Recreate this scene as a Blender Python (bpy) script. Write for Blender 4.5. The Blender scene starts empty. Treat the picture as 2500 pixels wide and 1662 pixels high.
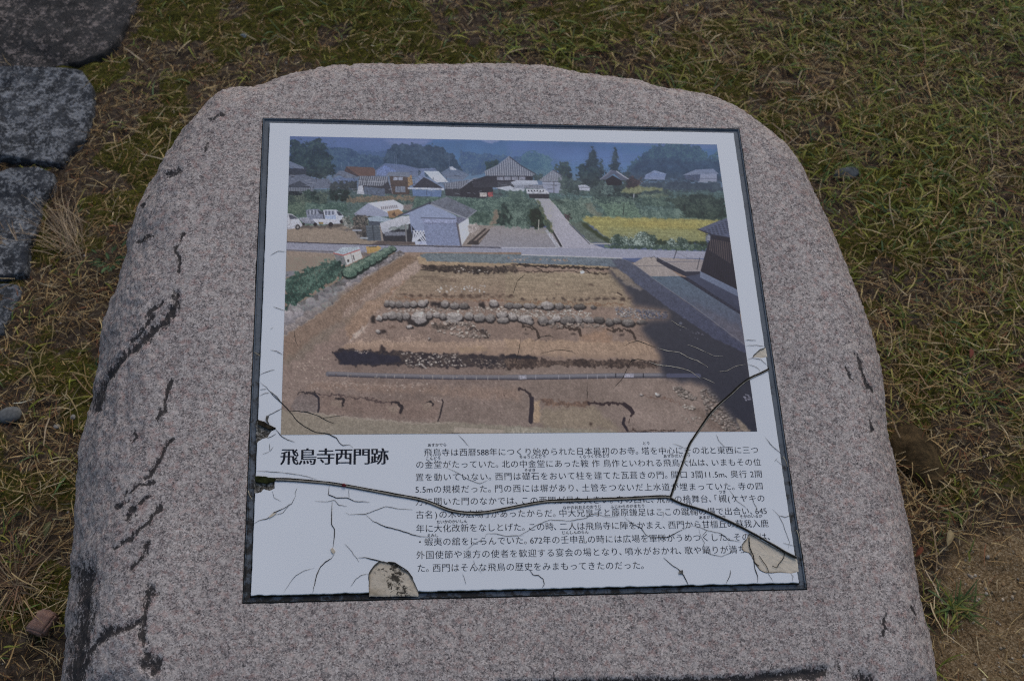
import bpy, math
import numpy as np
from mathutils import Matrix, Vector

# ------------------------------------------------------------------ scene, camera, light, exposure
scene = bpy.context.scene
COL = scene.collection
PITCH, CAM_Z, FPX = 52.0, 1.55, 2977.48          # camera pitch below horizontal, height, focal length (in 2500 px widths)
SP, CP = math.sin(math.radians(PITCH)), math.cos(math.radians(PITCH))

cam_data = bpy.data.cameras.new('camera')
cam = bpy.data.objects.new('camera', cam_data)
COL.objects.link(cam)
cam.location = (0, 0, CAM_Z)
cam.rotation_euler = (math.radians(90 - PITCH), 0, 0)
cam_data.sensor_width = 36.0
cam_data.lens = FPX / 2500 * 36.0
cam_data.clip_start = 0.02
cam_data.clip_end = 500
cam_data.dof.use_dof = True
cam_data.dof.focus_distance = 1.36
cam_data.dof.aperture_fstop = 9.0
scene.camera = cam

SUN_EL, SUN_AZ = math.radians(52), math.radians(20)     # azimuth from +Y towards +X
world = bpy.data.worlds.new('World')
scene.world = world
world.use_nodes = True
wn = world.node_tree
sky = wn.nodes.new('ShaderNodeTexSky')
sky.sky_type = 'NISHITA'
sky.sun_disc = False
sky.sun_elevation = SUN_EL
sky.sun_rotation = SUN_AZ
sky.air_density = 1.0
sky.dust_density = 3.0
wn.nodes['Background'].inputs['Strength'].default_value = 0.14
wn.links.new(sky.outputs[0], wn.nodes['Background'].inputs['Color'])
sun_data = bpy.data.lights.new('sun', 'SUN')
sun_data.energy = 0.5
sun_data.angle = math.radians(35)
sun_data.color = (1.0, 0.97, 0.93)
sun = bpy.data.objects.new('sun', sun_data)
COL.objects.link(sun)
sd = Vector((math.sin(SUN_AZ) * math.cos(SUN_EL), math.cos(SUN_AZ) * math.cos(SUN_EL), math.sin(SUN_EL)))
sun.rotation_euler = sd.to_track_quat('Z', 'Y').to_euler()
sun.location = (0, 0, 10)

scene.view_settings.view_transform = 'Standard'
scene.view_settings.look = 'None'
scene.view_settings.gamma = 1.0
scene.view_settings.exposure = -0.35
scene.render.engine = 'CYCLES'
scene.cycles.max_bounces = 6
scene.cycles.use_denoising = False
scene.cycles.filter_width = 1.15

# ------------------------------------------------------------------ geometry of the view: photo point -> place
K = 2500 / 2359.0
CAMP = np.array([0, 0, CAM_Z])
CR = np.array([[1, 0, 0], [0, -SP, -CP], [0, CP, -SP]])     # rows: camera right, down, forward in world

def rays(px):
    px = np.atleast_2d(np.asarray(px, float))
    d = np.stack([(px[:, 0] - 1250) / FPX, (px[:, 1] - 831) / FPX, np.ones(len(px))], 1)
    return d @ CR

def on_ground(px, z=0.0):
    d = rays(px)
    t = (z - CAM_Z) / d[:, 2]
    return CAMP + d * t[:, None]

def project(P):
    q = (np.asarray(P) - CAMP) @ CR.T
    zz = np.maximum(q[:, 2], 1e-3)
    return np.stack([q[:, 0] / zz * FPX + 1250, q[:, 1] / zz * FPX + 831], 1)

def homography(src, dst):
    A = []
    for (X, Y), (x, y) in zip(src, dst):
        A.append([X, Y, 1, 0, 0, 0, -x * X, -x * Y, -x])
        A.append([0, 0, 0, X, Y, 1, -y * X, -y * Y, -y])
    return np.linalg.svd(np.array(A, float))[2][-1].reshape(3, 3)

def hmap(H, p):
    p = np.atleast_2d(np.asarray(p, float))
    q = np.c_[p, np.ones(len(p))] @ H.T
    return q[:, :2] / q[:, 2:]

PANEL_PX = [(658.2, 299.7), (1791.3, 324.4), (1951.0, 1422.0), (612.3, 1453.0)]
FRAME_PX = [(642.4, 289.3), (1804.3, 316.0), (1969.7, 1437.4), (592.9, 1471.5)]
PRINT_PX = [(708.0, 332.8), (1749.9, 353.3), (1848.5, 1052.6), (685.5, 1060.9)]
_c = [((x - 1250) / FPX, (y - 831) / FPX) for x, y in PANEL_PX]
_H = homography([(0, 1), (1, 1), (1, 0), (0, 0)], _c)
if _H[2, 2] < 0:
    _H = -_H
_s = 0.60 / np.linalg.norm(_H[:, 0])
_ex, _ey, _o = _H[:, 0] * _s, _H[:, 1] * _s, _H[:, 2] * _s
_o = _o + _ex / 2 + _ey / 2
EX = _ex / np.linalg.norm(_ex) @ CR
EY = (_ey / np.linalg.norm(_ey)) @ CR
EY = EY - EX * (EX @ EY); EY /= np.linalg.norm(EY)
EN = np.cross(EX, EY)
ORG = CAMP + _o @ CR
ROT = np.stack([EX, EY, EN])                     # rows: local axes in world
FRAME_M = Matrix([[EX[0], EY[0], EN[0], ORG[0]], [EX[1], EY[1], EN[1], ORG[1]], [EX[2], EY[2], EN[2], ORG[2]], [0, 0, 0, 1]])
CAML = ROT @ (CAMP - ORG)

def on_top(px, z=0.0):
    """photo point -> local xy on the plane z above the stone's sawn top"""
    d = rays(px) @ ROT.T
    t = (z - CAML[2]) / d[:, 2]
    return (CAML + d * t[:, None])[:, :2]

def to_world(L):
    return ORG + np.asarray(L) @ ROT

def to_local(P):
    return (np.asarray(P) - ORG) @ ROT.T

# ------------------------------------------------------------------ noise
def _hash(ix, iy, iz, seed):
    h = (ix.astype(np.int64) * 374761393 + iy.astype(np.int64) * 668265263 + iz.astype(np.int64) * 2147483647 + seed * 974711) & 0xFFFFFFFF
    h = ((h ^ (h >> 13)) * 1274126177) & 0xFFFFFFFF
    h = ((h ^ (h >> 16)) * 2246822519) & 0xFFFFFFFF
    return ((h ^ (h >> 15)) & 0xFFFF) / 65535.0

def vnoise(p, seed=0):
    p = np.asarray(p, float)
    if p.shape[1] == 2:
        p = np.c_[p, np.zeros(len(p))]
    i = np.floor(p); f = p - i; f = f * f * (3 - 2 * f)
    x, y, z = i[:, 0], i[:, 1], i[:, 2]
    r = 0
    for dx in (0, 1):
        for dy in (0, 1):
            for dz in (0, 1):
                w = (f[:, 0] if dx else 1 - f[:, 0]) * (f[:, 1] if dy else 1 - f[:, 1]) * (f[:, 2] if dz else 1 - f[:, 2])
                r = r + w * _hash(x + dx, y + dy, z + dz, seed)
    return r

def fbm(p, octaves=4, seed=0, gain=0.5):
    p = np.asarray(p, float); a, s, t = 1.0, 0, 0
    for o in range(octaves):
        s = s + a * vnoise(p * 2 ** o + 17.3 * o, seed + o); t += a; a *= gain
    return s / t

RNG = np.random.default_rng(7)

# ------------------------------------------------------------------ object helpers
def make_mesh(name, V, F, smooth=True):
    """F: list of faces, or (n,k) int array"""
    me = bpy.data.meshes.new(name)
    V = np.asarray(V, np.float32)
    if isinstance(F, np.ndarray):
        n, k = F.shape
        me.vertices.add(len(V)); me.vertices.foreach_set('co', V.ravel())
        me.loops.add(n * k); me.loops.foreach_set('vertex_index', F.ravel().astype(np.int32))
        me.polygons.add(n)
        me.polygons.foreach_set('loop_start', np.arange(0, n * k, k, dtype=np.int32))
        me.polygons.foreach_set('loop_total', np.full(n, k, np.int32))
    else:
        me.from_pydata([tuple(map(float, v)) for v in V], [], [tuple(int(i) for i in f) for f in F])
    me.update(calc_edges=True)
    me.polygons.foreach_set('use_smooth', np.full(len(me.polygons), smooth, bool))
    me.update()
    return me

def link(name, me, mat=None, parent=None, matrix=None):
    ob = bpy.data.objects.new(name, me)
    COL.objects.link(ob)
    if mat is not None:
        me.materials.append(mat)
    if parent is not None:
        ob.parent = parent
    if matrix is not None:
        ob.matrix_world = matrix
    return ob

def tag(o, label=None, cat=None, group=None, kind=None):
    if label: o['label'] = label
    if cat: o['category'] = cat
    if group: o['group'] = group
    if kind: o['kind'] = kind
    return o

def point_attr(me, name, arr):
    arr = np.asarray(arr, np.float32)
    if arr.ndim == 1:
        a = me.attributes.new(name, 'FLOAT', 'POINT'); a.data.foreach_set('value', arr)
    else:
        if arr.shape[1] == 3:
            arr = np.c_[arr, np.ones(len(arr), np.float32)]
        a = me.attributes.new(name, 'FLOAT_COLOR', 'POINT'); a.data.foreach_set('color', np.ascontiguousarray(arr).ravel())

def srgb(c):
    c = np.asarray(c, float) / 255.0
    return np.where(c <= 0.04045, c / 12.92, ((c + 0.055) / 1.055) ** 2.4)

# ------------------------------------------------------------------ material helpers
class Mat:
    def __init__(self, name, rough=0.8, spec=0.3):
        self.m = bpy.data.materials.new(name); self.m.use_nodes = True
        self.t = self.m.node_tree; self.b = self.t.nodes['Principled BSDF']
        self.b.inputs['Roughness'].default_value = rough
        self.b.inputs['Specular IOR Level'].default_value = spec
    def n(self, kind, **kw):
        nd = self.t.nodes.new(kind)
        for k, v in kw.items():
            if hasattr(nd, k): setattr(nd, k, v)
            else: nd.inputs[k].default_value = v
        return nd
    def l(self, a, b): self.t.links.new(a, b)
    def coord(self): 
        return self.n('ShaderNodeTexCoord').outputs['Object']
    def noise(self, scale, detail=4, rough=0.55, vec=None, out='Fac', dist=0.0):
        nd = self.n('ShaderNodeTexNoise'); nd.inputs['Scale'].default_value = scale
        nd.inputs['Detail'].default_value = detail; nd.inputs['Roughness'].default_value = rough
        nd.inputs['Distortion'].default_value = dist
        self.l(vec if vec is not None else self.coord(), nd.inputs['Vector'])
        return nd.outputs[out]
    def voronoi(self, scale, out='Color', vec=None, rand=1.0):
        nd = self.n('ShaderNodeTexVoronoi'); nd.inputs['Scale'].default_value = scale
        nd.inputs['Randomness'].default_value = rand
        self.l(vec if vec is not None else self.coord(), nd.inputs['Vector'])
        return nd.outputs[out]
    def ramp(self, fac, stops, interp='LINEAR'):
        nd = self.n('ShaderNodeValToRGB'); cr = nd.color_ramp; cr.interpolation = interp
        while len(cr.elements) < len(stops): cr.elements.new(0.5)
        for e, (p, c) in zip(cr.elements, stops):
            e.position = p
            e.color = (c, c, c, 1) if np.isscalar(c) else (*c, 1)
        self.l(fac, nd.inputs['Fac']); return nd.outputs['Color']
    def mix(self, fac, a, b, mode='MIX'):
        nd = self.n('ShaderNodeMix', data_type='RGBA', blend_type=mode)
        for sock, v in ((nd.inputs[0], fac), (nd.inputs[6], a), (nd.inputs[7], b)):
            if isinstance(v, (int, float)): sock.default_value = v
            elif isinstance(v, (tuple, list, np.ndarray)): sock.default_value = (*v, 1)
            else: self.l(v, sock)
        return nd.outputs[2]
    def math(self, op, a, b=0.0, clamp=False):
        nd = self.n('ShaderNodeMath', operation=op, use_clamp=clamp)
        for sock, v in ((nd.inputs[0], a), (nd.inputs[1], b)):
            if isinstance(v, (int, float)): sock.default_value = v
            else: self.l(v, sock)
        return nd.outputs[0]
    def attr(self, name, out='Color'):
        return self.n('ShaderNodeAttribute', attribute_name=name).outputs[out]
    def color(self, c):
        if isinstance(c, (tuple, list, np.ndarray)): self.b.inputs['Base Color'].default_value = (*c, 1)
        else: self.l(c, self.b.inputs['Base Color'])
        return self
    def bump(self, h, strength=0.5, dist=0.002, normal=None):
        nd = self.n('ShaderNodeBump'); nd.inputs['Strength'].default_value = strength
        nd.inputs['Distance'].default_value = dist
        self.l(h, nd.inputs['Height'])
        if normal is not None: self.l(normal, nd.inputs['Normal'])
        self.l(nd.outputs[0], self.b.inputs['Normal']); return nd.outputs[0]

def flat(name, c, rough=0.8, spec=0.3, var=0.25, scale=120):
    m = Mat(name, rough, spec)
    c = np.asarray(c, float)
    m.color(m.ramp(m.noise(scale), [(0.3, tuple(c * (1 - var))), (0.7, tuple(np.minimum(c * (1 + var), 1)))]))
    return m.m

# ------------------------------------------------------------------ the large things: granite boulder
def poly_px(s, k=K):
    v = np.array([float(t) for t in s.replace(',', ' ').split()]).reshape(-1, 2)
    return v * k

SIL = poly_px('155,1568 160,1500 163,1430 170,1350 177,1250 180,1190 188,1110 196,1050 208,980 222,900 230,850 232,800 243,760 252,720 262,670 281,600 287,550 296,505 311,470 320,440 345,400 372,365 395,325 430,285 465,250 500,230 550,222 590,205 630,190 680,177 740,163 800,156 880,148 960,147 1040,146 1120,143 1200,144 1270,150 1330,163 1400,170 1470,180 1530,200 1600,208 1660,223 1700,240 1750,275 1790,310 1830,345 1855,380 1880,430 1900,470 1925,530 1945,580 1965,630 1985,690 2000,740 2015,790 2028,840 2040,900 2045,960 2050,1020 2060,1080 2070,1140 2080,1200 2090,1260 2100,1330 2110,1400 2120,1470 2130,1520 2138,1575 2146,1640 2060,1690 1800,1700 1200,1705 500,1710 170,1690 152,1640')
CREST = poly_px('600,232 700,196 820,178 960,168 1100,163 1250,168 1400,188 1500,212 1610,232 1690,262 1760,335 1815,420 1860,530 1895,640 1922,760 1945,860 1960,960 1985,1080 2010,1200 2040,1320 2060,1450 2078,1568 2000,1600 1800,1600 1200,1610 500,1610 352,1590 345,1450 335,1350 350,1250 375,1100 400,1000 402,900 410,800 420,700 425,640 430,560 440,480 468,390 530,295')
STAINS = [(8, '439,418 410,430'), (5, '445,572 436,602 427,614 438,637 436,664'), (15, '432,720 427,753 400,783 356,821 320,854'), (20, '422,757 396,790 352,826 318,858'),
          (16, '371,809 326,850 282,892 252,939 234,996'), (6, '359,771 395,735'), (7, '375,770 340,815 320,835'), (5, '415,930 406,978 400,1005 383,1020'),
          (3, '329,1049 335,1067 319,1080'), (8, '421,1073 403,1091 389,1123 374,1150 356,1168'), (4, '374,1177 335,1189 303,1209'),
          (7, '365,1209 341,1227'), (8, '309,1221 285,1239'), (9, '320,1239 326,1257'), (7, '395,1233 371,1257'),
          (7, '389,1239 362,1277 320,1310 282,1336'), (11, '326,1244 314,1265'), (8, '362,1325 353,1348 338,1375 320,1390'),
          (13, '365,1434 356,1467 353,1497 347,1526 350,1565'), (7, '388,1450 365,1446'), (15, '350,1514 312,1529 267,1541 237,1568 220,1595 214,1615'),
          (17, '362,1595 350,1627 386,1615 371,1639'), (44, '203,1402 206,1437 205,1497 196,1556 190,1670'), (5, '2088,859 2100,889 2106,919 2129,951'),
          (4, '2061,895 2070,913 2085,925'), (3, '2126,1022 2132,1049'), (4, '2162,1497 2156,1523 2165,1535 2155,1550'),
          (20, '1810,1662 1900,1652 1960,1645 2010,1636'), (22, '1975,1652 2000,1645'), (30, '2105,1658 2120,1668'), (14, '1220,1668 1500,1664 1810,1660'), (3, '2225,1480 2232,1500'),
          (4, '2050,1600 2052,1640'), (3, '510,345 500,375'), (3, '545,280 520,295'), (4, '365,480 350,510'), (4, '372,576 340,590')]

def build_boulder():
    c0 = np.array([0.0, -0.04])
    rect = on_top(FRAME_PX, 0.0)
    corners = np.sort(np.mod(np.arctan2(rect[:, 1] - c0[1], rect[:, 0] - c0[0]), 2 * np.pi))
    NT = 1400
    th = np.linspace(0, 2 * np.pi, NT, endpoint=False)
    for a in corners:                            # exact corners of the recess
        th[np.argmin(np.abs(th - a))] = a
    dirs = np.stack([np.cos(th), np.sin(th)], 1)
    # recess radius
    Rr = np.full(NT, 9.0)
    for i in range(4):
        a, b = rect[i] - c0, rect[(i + 1) % 4] - c0
        e = b - a
        den = dirs[:, 0] * e[1] - dirs[:, 1] * e[0]
        t = (a[0] * e[1] - a[1] * e[0]) / np.where(np.abs(den) < 1e-9, 1e-9, den)
        u = (a[0] * dirs[:, 1] - a[1] * dirs[:, 0]) / np.where(np.abs(den) < 1e-9, 1e-9, den)
        ok = (t > 0) & (u > -1e-4) & (u < 1 + 1e-4)
        Rr = np.where(ok, np.minimum(Rr, t), Rr)
    def radial(P):
        q = P - c0
        a = np.mod(np.arctan2(q[:, 1], q[:, 0]), 2 * np.pi); r = np.hypot(q[:, 0], q[:, 1])
        o = np.argsort(a)
        return np.interp(th, a[o], r[o], period=2 * np.pi)
    def densify(P, n=6):
        out = []
        for i in range(len(P)):
            a, b = P[i], P[(i + 1) % len(P)]
            for k in range(n): out.append(a + (b - a) * k / n)
        return np.array(out)
    def blur(r, n):
        k = np.hanning(n + 2)[1:-1]; k /= k.sum()
        return np.convolve(np.r_[r[-n:], r, r[:n]], k, 'same')[n:-n]
    Rc = blur(radial(densify(on_top(CREST, 0.0))), 60)
    # depth of the shoulder, by direction
    cx, cy = dirs[:, 0], dirs[:, 1]
    ds = 0.05 + 0.11 * np.clip(-cx, 0, 1) ** 1.2 + 0.03 * np.clip(cx, 0, 1) - 0.015 * np.clip(cy, 0, 1) + 0.06 * np.clip(-cy, 0, 1)
    for it in range(3):
        sil = densify(SIL)
        q0 = on_top(sil, -0.08); ang = np.mod(np.arctan2(q0[:, 1] - c0[1], q0[:, 0] - c0[0]), 2 * np.pi)
        dsp = np.interp(ang, th, ds, period=2 * np.pi)
        d = rays(sil) @ ROT.T
        tt = (-dsp - CAML[2]) / d[:, 2]
        S = (CAML + d * tt[:, None])[:, :2]
        Rs = blur(radial(S), 9)
        # outward slope of the sight lines at the rim
        P = np.c_[c0 + dirs * Rs[:, None], -ds]
        v = P - CAML
        kk = np.clip((v[:, :2] * dirs).sum(1) / -v[:, 2], 0, None)
        A = np.maximum(Rs - Rc, 0.012)
        ds = np.minimum(ds, 0.75 * A / np.maximum(kk, 1e-3))
        ds = blur(np.maximum(ds, 0.012), 40)
    A = np.maximum(Rs - Rc, 0.01)
    A2 = np.sqrt(np.maximum(A ** 2 - (kk * ds) ** 2, (0.3 * A) ** 2))
    rings = []; phase = []
    # floor of the recess and its walls
    for f, z in ((0.02, -0.010), (1.0, -0.010), (1.0, -0.0012), (None, 0.0)):
        r = Rr * f if f is not None else Rr + 0.0012
        rings.append(np.c_[c0 + dirs * r[:, None], np.full(NT, z)]); phase.append(0)
    NTOP, NFL, NW = 60, 150, 30
    for k in range(1, NTOP + 1):
        s = k / NTOP
        r = Rr + 0.0012 + (Rc - Rr - 0.0012) * s
        z = -0.0035 * s ** 3
        rings.append(np.c_[c0 + dirs * r[:, None], np.full(NT, z)]); phase.append(0)
    for k in range(1, NFL + 1):
        ph = k / NFL * math.pi / 2
        r = Rc + A2 * math.sin(ph)
        z = -0.0035 - ds * (1 - math.cos(ph))
        rings.append(np.c_[c0 + dirs * r[:, None], z]); phase.append(k / NFL)
    base = to_world(rings[-1])
    for k in range(1, NW + 1):
        s = k / NW
        W = base.copy(); W[:, 2] = base[:, 2] * (1 - s) - 0.05 * s
        cen = base.mean(0)
        sc = 1 - 0.05 * s * (1 - 0.3 * s)
        W[:, :2] = cen[:2] + (W[:, :2] - cen[:2]) * sc
        rings.append(to_local(W)); phase.append(1.0)
    n = len(rings)
    V = np.concatenate(rings); PH = np.repeat(phase, NT)
    # stains and crevices
    px = project(to_world(V))
    st = np.zeros(len(V))
    vis = np.where(PH < 1.0)[0]
    q = px[vis]
    wob = (fbm(q / 14.0, 3, 5) - 0.5) * 14
    wob2 = (fbm(q / 14.0, 3, 55) - 0.5) * 14
    q = q + np.c_[wob, wob2]
    m = np.zeros(len(vis)); dep = np.zeros(len(vis))
    for w, s in STAINS:
        P = poly_px(s, 1.0)
        best = np.full(len(vis), 1e9)
        for a, b in zip(P[:-1], P[1:]):
            e = b - a; t = np.clip(((q - a) @ e) / (e @ e), 0, 1)
            best = np.minimum(best, np.hypot(*(q - a - t[:, None] * e).T))
        mm = np.clip(1.0 - best / (w * 1.15 + 4.5), 0, 1)
        m = np.maximum(m, mm); dep = np.maximum(dep, np.clip(1.1 - best / (w * 0.8 + 1.5), 0, 1) * min(w, 20) * 0.00022)
    st[vis] = m
    # relief along the local normal: lumps on the flanks, grain everywhere outside the recess
    G = V.reshape(n, NT, 3)
    du = np.roll(G, -1, 1) - np.roll(G, 1, 1)
    dv = np.gradient(G, axis=0)
    N = np.cross(dv.reshape(-1, 3), du.reshape(-1, 3)); N /= np.maximum(np.linalg.norm(N, axis=1), 1e-9)[:, None]
    cen = np.array([c0[0], c0[1], -0.25])
    N *= np.sign(((V - cen) * N).sum(1))[:, None]
    ring_i = np.repeat(np.arange(n), NT)
    fl = np.clip(PH * 2.2, 0, 1)
    left = np.clip(-V[:, 0] * 3, 0, 1)
    lump = (fbm(V * 16, 4, 3) - 0.5) * 0.016 * fl * (0.45 + 0.55 * left)
    ridg = (0.5 - np.abs(fbm(V * np.array([60, 26, 26]), 3, 9) - 0.5) * 2) * 0.006 * fl * left
    fine = (fbm(V * 210, 2, 13) - 0.5) * (0.0011 + 0.0028 * fl)
    soft = (fbm(V * 9, 2, 31) - 0.5) * 0.003
    amp = np.zeros(len(V)); amp[vis] = dep
    edge = np.clip((ring_i - 4) / 8, 0, 1)
    D = (lump + ridg + fine + soft - amp) * edge
    D[ring_i < 4] = 0
    V = V + N * D[:, None]
    i = np.arange(n - 1)[:, None] * NT; j = np.arange(NT)[None]; j2 = (j + 1) % NT
    F = np.stack([i + j, i + NT + j, i + NT + j2, i + j2], -1).reshape(-1, 4)
    me = make_mesh('granite_boulder', V, F)
    point_attr(me, 'stain', st); point_attr(me, 'flank', fl)
    me.polygons.foreach_set('use_smooth', np.repeat(np.arange(n - 1) >= 4, NT))
    return me, rings[-1], n, NT

def granite():
    m = Mat('pink grey granite', 0.72, 0.35)
    co = m.coord()
    cells = m.voronoi(720, 'Color', co)
    sep = m.n('ShaderNodeSeparateColor'); m.l(cells, sep.inputs[0])
    wob = m.noise(250, 3, 0.6, co)
    wob3 = m.noise(800, 2, 0.6, co)
    f = m.math('ADD', m.math('MULTIPLY', sep.outputs[0], 0.44), m.math('ADD', m.math('MULTIPLY', wob, 0.66), m.math('MULTIPLY', wob3, 0.34)))
    f = m.math('MULTIPLY', m.math('SUBTRACT', f, 0.22), 1.0)
    base = m.ramp(f, [(0.18, (0.075, 0.076, 0.08)), (0.34, (0.20, 0.197, 0.20)), (0.47, (0.32, 0.31, 0.307)), (0.60, (0.43, 0.422, 0.415)), (0.78, (0.60, 0.60, 0.60))])
    pink = m.noise(120, 4, 0.66, co)
    pinkf = m.ramp(pink, [(0.52, 0.0), (0.64, 0.7)])
    base = m.mix(pinkf, base, m.mix(0.6, base, (0.43, 0.285, 0.26)))
    dk = m.noise(560, 2, 0.5, co)
    base = m.mix(m.ramp(dk, [(0.61, 0.0), (0.67, 0.85)]), base, (0.055, 0.055, 0.06))
    big = m.noise(14, 3, 0.5, co)
    base = m.mix(1.0, base, m.ramp(big, [(0.3, (0.86, 0.85, 0.86)), (0.7, (1.06, 1.05, 1.04))]), 'MULTIPLY')
    clus = m.noise(95, 5, 0.70, co)
    base = m.mix(m.ramp(clus, [(0.50, 0.0), (0.63, 0.72)]), base, m.mix(0.62, base, (0.56, 0.555, 0.54)))
    base = m.mix(m.ramp(clus, [(0.36, 0.7), (0.47, 0.0)]), base, m.mix(1.0, base, (0.66, 0.62, 0.63), 'MULTIPLY'))
    base = m.mix(1.0, base, (1.15, 1.035, 0.935), 'MULTIPLY')
    # weathered flanks a little browner and rougher
    fl = m.attr('flank', 'Fac')
    base = m.mix(m.math('MULTIPLY', fl, 0.35), base, m.mix(1.0, base, (0.80, 0.74, 0.72), 'MULTIPLY'))
    pit = m.noise(260, 4, 0.7, co)
    base = m.mix(m.math('MULTIPLY', m.ramp(pit, [(0.60, 0.0), (0.70, 0.7)]), fl), base, (0.06, 0.052, 0.05))
    fk = m.n('ShaderNodeMapping'); m.l(co, fk.inputs[0]); fk.inputs['Scale'].default_value = (1.6, 0.6, 1.0); fk.inputs['Rotation'].default_value = (0, 0, 0.5)
    base = m.mix(m.math('MULTIPLY', m.ramp(m.noise(110, 6, 0.75, fk.outputs[0]), [(0.655, 0.0), (0.70, 0.85)]), fl), base, (0.035, 0.03, 0.028))
    st = m.attr('stain', 'Fac')
    mp = m.n('ShaderNodeMapping'); m.l(co, mp.inputs[0]); mp.inputs['Scale'].default_value = (1.5, 0.75, 1.0); mp.inputs['Rotation'].default_value = (0, 0, 0.6)
    nz = m.noise(150, 7, 0.72, mp.outputs[0], dist=0.3)
    nz2 = m.noise(620, 2, 0.6, co)
    sf = m.math('ADD', m.math('MULTIPLY', st, 0.95), m.math('ADD', m.math('MULTIPLY', nz, 2.3), m.math('MULTIPLY', nz2, 0.7)))
    gate = m.ramp(st, [(0.02, 0.0), (0.22, 1.0)])
    sfac = m.math('MULTIPLY', gate, m.ramp(m.math('MULTIPLY', sf, 0.4), [(0.80, 0.0), (0.88, 0.95)]))
    base = m.mix(sfac, base, (0.028, 0.023, 0.021))
    m.color(base)
    h = m.math('ADD', m.noise(330, 4, 0.65, co), m.math('MULTIPLY', sep.outputs[0], 0.35))
    m.bump(h, 0.30, 0.0011)
    return m.m

bme, base_ring, _, BNT = build_boulder()
boulder = link('granite_boulder', bme, granite(), matrix=FRAME_M)
tag(boulder, 'large pinkish grey granite boulder with a flat sawn top and dark crevices', 'boulder')
# footprint of the boulder on the ground (world xy), used to keep the grass out of it
_bw = to_world(base_ring)[:, :2]
BC = _bw.mean(0)
_ba = np.mod(np.arctan2(_bw[:, 1] - BC[1], _bw[:, 0] - BC[0]), 2 * np.pi); _bo = np.argsort(_ba)
_br = np.hypot(*(_bw - BC).T)

def boulder_gap(xy):
    q = xy - BC
    return np.hypot(q[:, 0], q[:, 1]) - np.interp(np.mod(np.arctan2(q[:, 1], q[:, 0]), 2 * np.pi), _ba[_bo], _br[_bo], period=2 * np.pi)

# ------------------------------------------------------------------ ground
def blobs(px, spec):
    v = np.zeros(len(px))
    for cx, cy, sx, sy, a in spec:
        v = v + a * np.exp(-((px[:, 0] - cx) / sx) ** 2 - ((px[:, 1] - cy) / sy) ** 2)
    return v

GREEN = [(2350, 150, 420, 330, 1.0), (2440, 600, 220, 250, 0.28), (2230, 830, 150, 130, 0.38), (2400, 980, 200, 160, 0.22), (1500, 120, 350, 110, 0.30),
         (420, 620, 80, 90, 0.25), (1000, 60, 300, 60, 0.2), (2200, 1000, 80, 60, 0.3), (2330, 1480, 60, 40, 0.5), (2300, 350, 250, 200, 0.2)]
MOSS = [(2090, 560, 170, 200, 1.0), (2200, 420, 160, 80, 0.8), (560, 150, 200, 110, 0.7), (330, 330, 160, 160, 0.6), (900, 50, 500, 80, 0.8), (1450, 70, 250, 70, 0.7),
        (1650, 180, 140, 50, 0.4), (120, 560, 80, 80, 0.8), (280, 480, 100, 80, 0.6), (170, 1480, 90, 160, 0.8), (190, 1000, 80, 90, 0.6), (60, 850, 90, 90, 0.5), (2300, 900, 90, 80, 0.4), (2030, 760, 60, 120, 0.5), (2190, 1060, 40, 60, 0.6)]
SAND = [(2480, 1490, 195, 215, 1.4), (2350, 1620, 80, 60, 0.4), (120, 1250, 70, 60, 0.30)]
STRAW = [(2300, 300, 420, 340, 0.65), (2200, 1350, 110, 330, 0.8), (2330, 1260, 160, 90, 0.5), (1900, 160, 260, 140, 0.9), (1600, 60, 200, 80, 0.4), (2350, 900, 350, 350, 1.0), (2250, 1150, 200, 160, 0.9), (2250, 1530, 80, 160, 0.9), (150, 720, 160, 180, 0.6), (150, 1080, 140, 260, 0.9),
         (420, 380, 170, 160, 0.6), (2200, 380, 150, 120, 0.4), (700, 130, 260, 60, 0.35), (150, 1250, 140, 180, 0.7), (2400, 450, 250, 200, 0.6), (100, 1380, 140, 100, 0.4)]

def fields(P):
    px = project(P)
    px = np.clip(px, [-500, -500], [3000, 2200])
    n1 = fbm(P[:, :2] * 7, 3, 21); n2 = fbm(P[:, :2] * 14, 3, 41); n3 = fbm(P[:, :2] * 26, 2, 61)
    foot = np.exp(-np.clip(boulder_gap(P[:, :2]), 0, None) / 0.035)
    moss = np.clip((0.75 * foot + blobs(px, MOSS) + 0.34) * (0.2 + 1.7 * np.clip((n2 - 0.40) * 3.4, 0, 1)), 0, 1)
    sand = np.clip(blobs(px, SAND) * 1.1 + (n2 - 0.5) * 0.7 * (blobs(px, SAND) > 0.15), 0, 1)
    green = np.clip((0.09 + 1.25 * blobs(px, GREEN)) * (0.25 + 1.5 * np.clip((n1 - 0.3) * 2, 0, 1)), 0, 1) * (1 - 0.8 * sand)
    straw = np.clip((0.17 + 0.9 * blobs(px, STRAW)) * (0.35 + 1.3 * np.clip((n3 - 0.28) * 2, 0, 1)), 0, 1.3) * (1 - 0.92 * np.clip(sand * 1.2, 0, 1)) * (1 - 0.55 * np.clip(blobs(px, MOSS[:2]), 0, 1))
    straw = straw * (1 - 0.45 * foot)
    return green, moss, sand, straw

def ground_h(P, sand=None, moss=None):
    xy = P[:, :2]
    h = (fbm(xy * 5, 3, 71) - 0.5) * 0.022 + (fbm(xy * 40, 3, 81) - 0.5) * 0.012
    near = np.clip(1.6 - np.hypot(xy[:, 0], xy[:, 1] - 1.4) / 3.5, 0, 1)
    return h * near - 0.004

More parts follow.
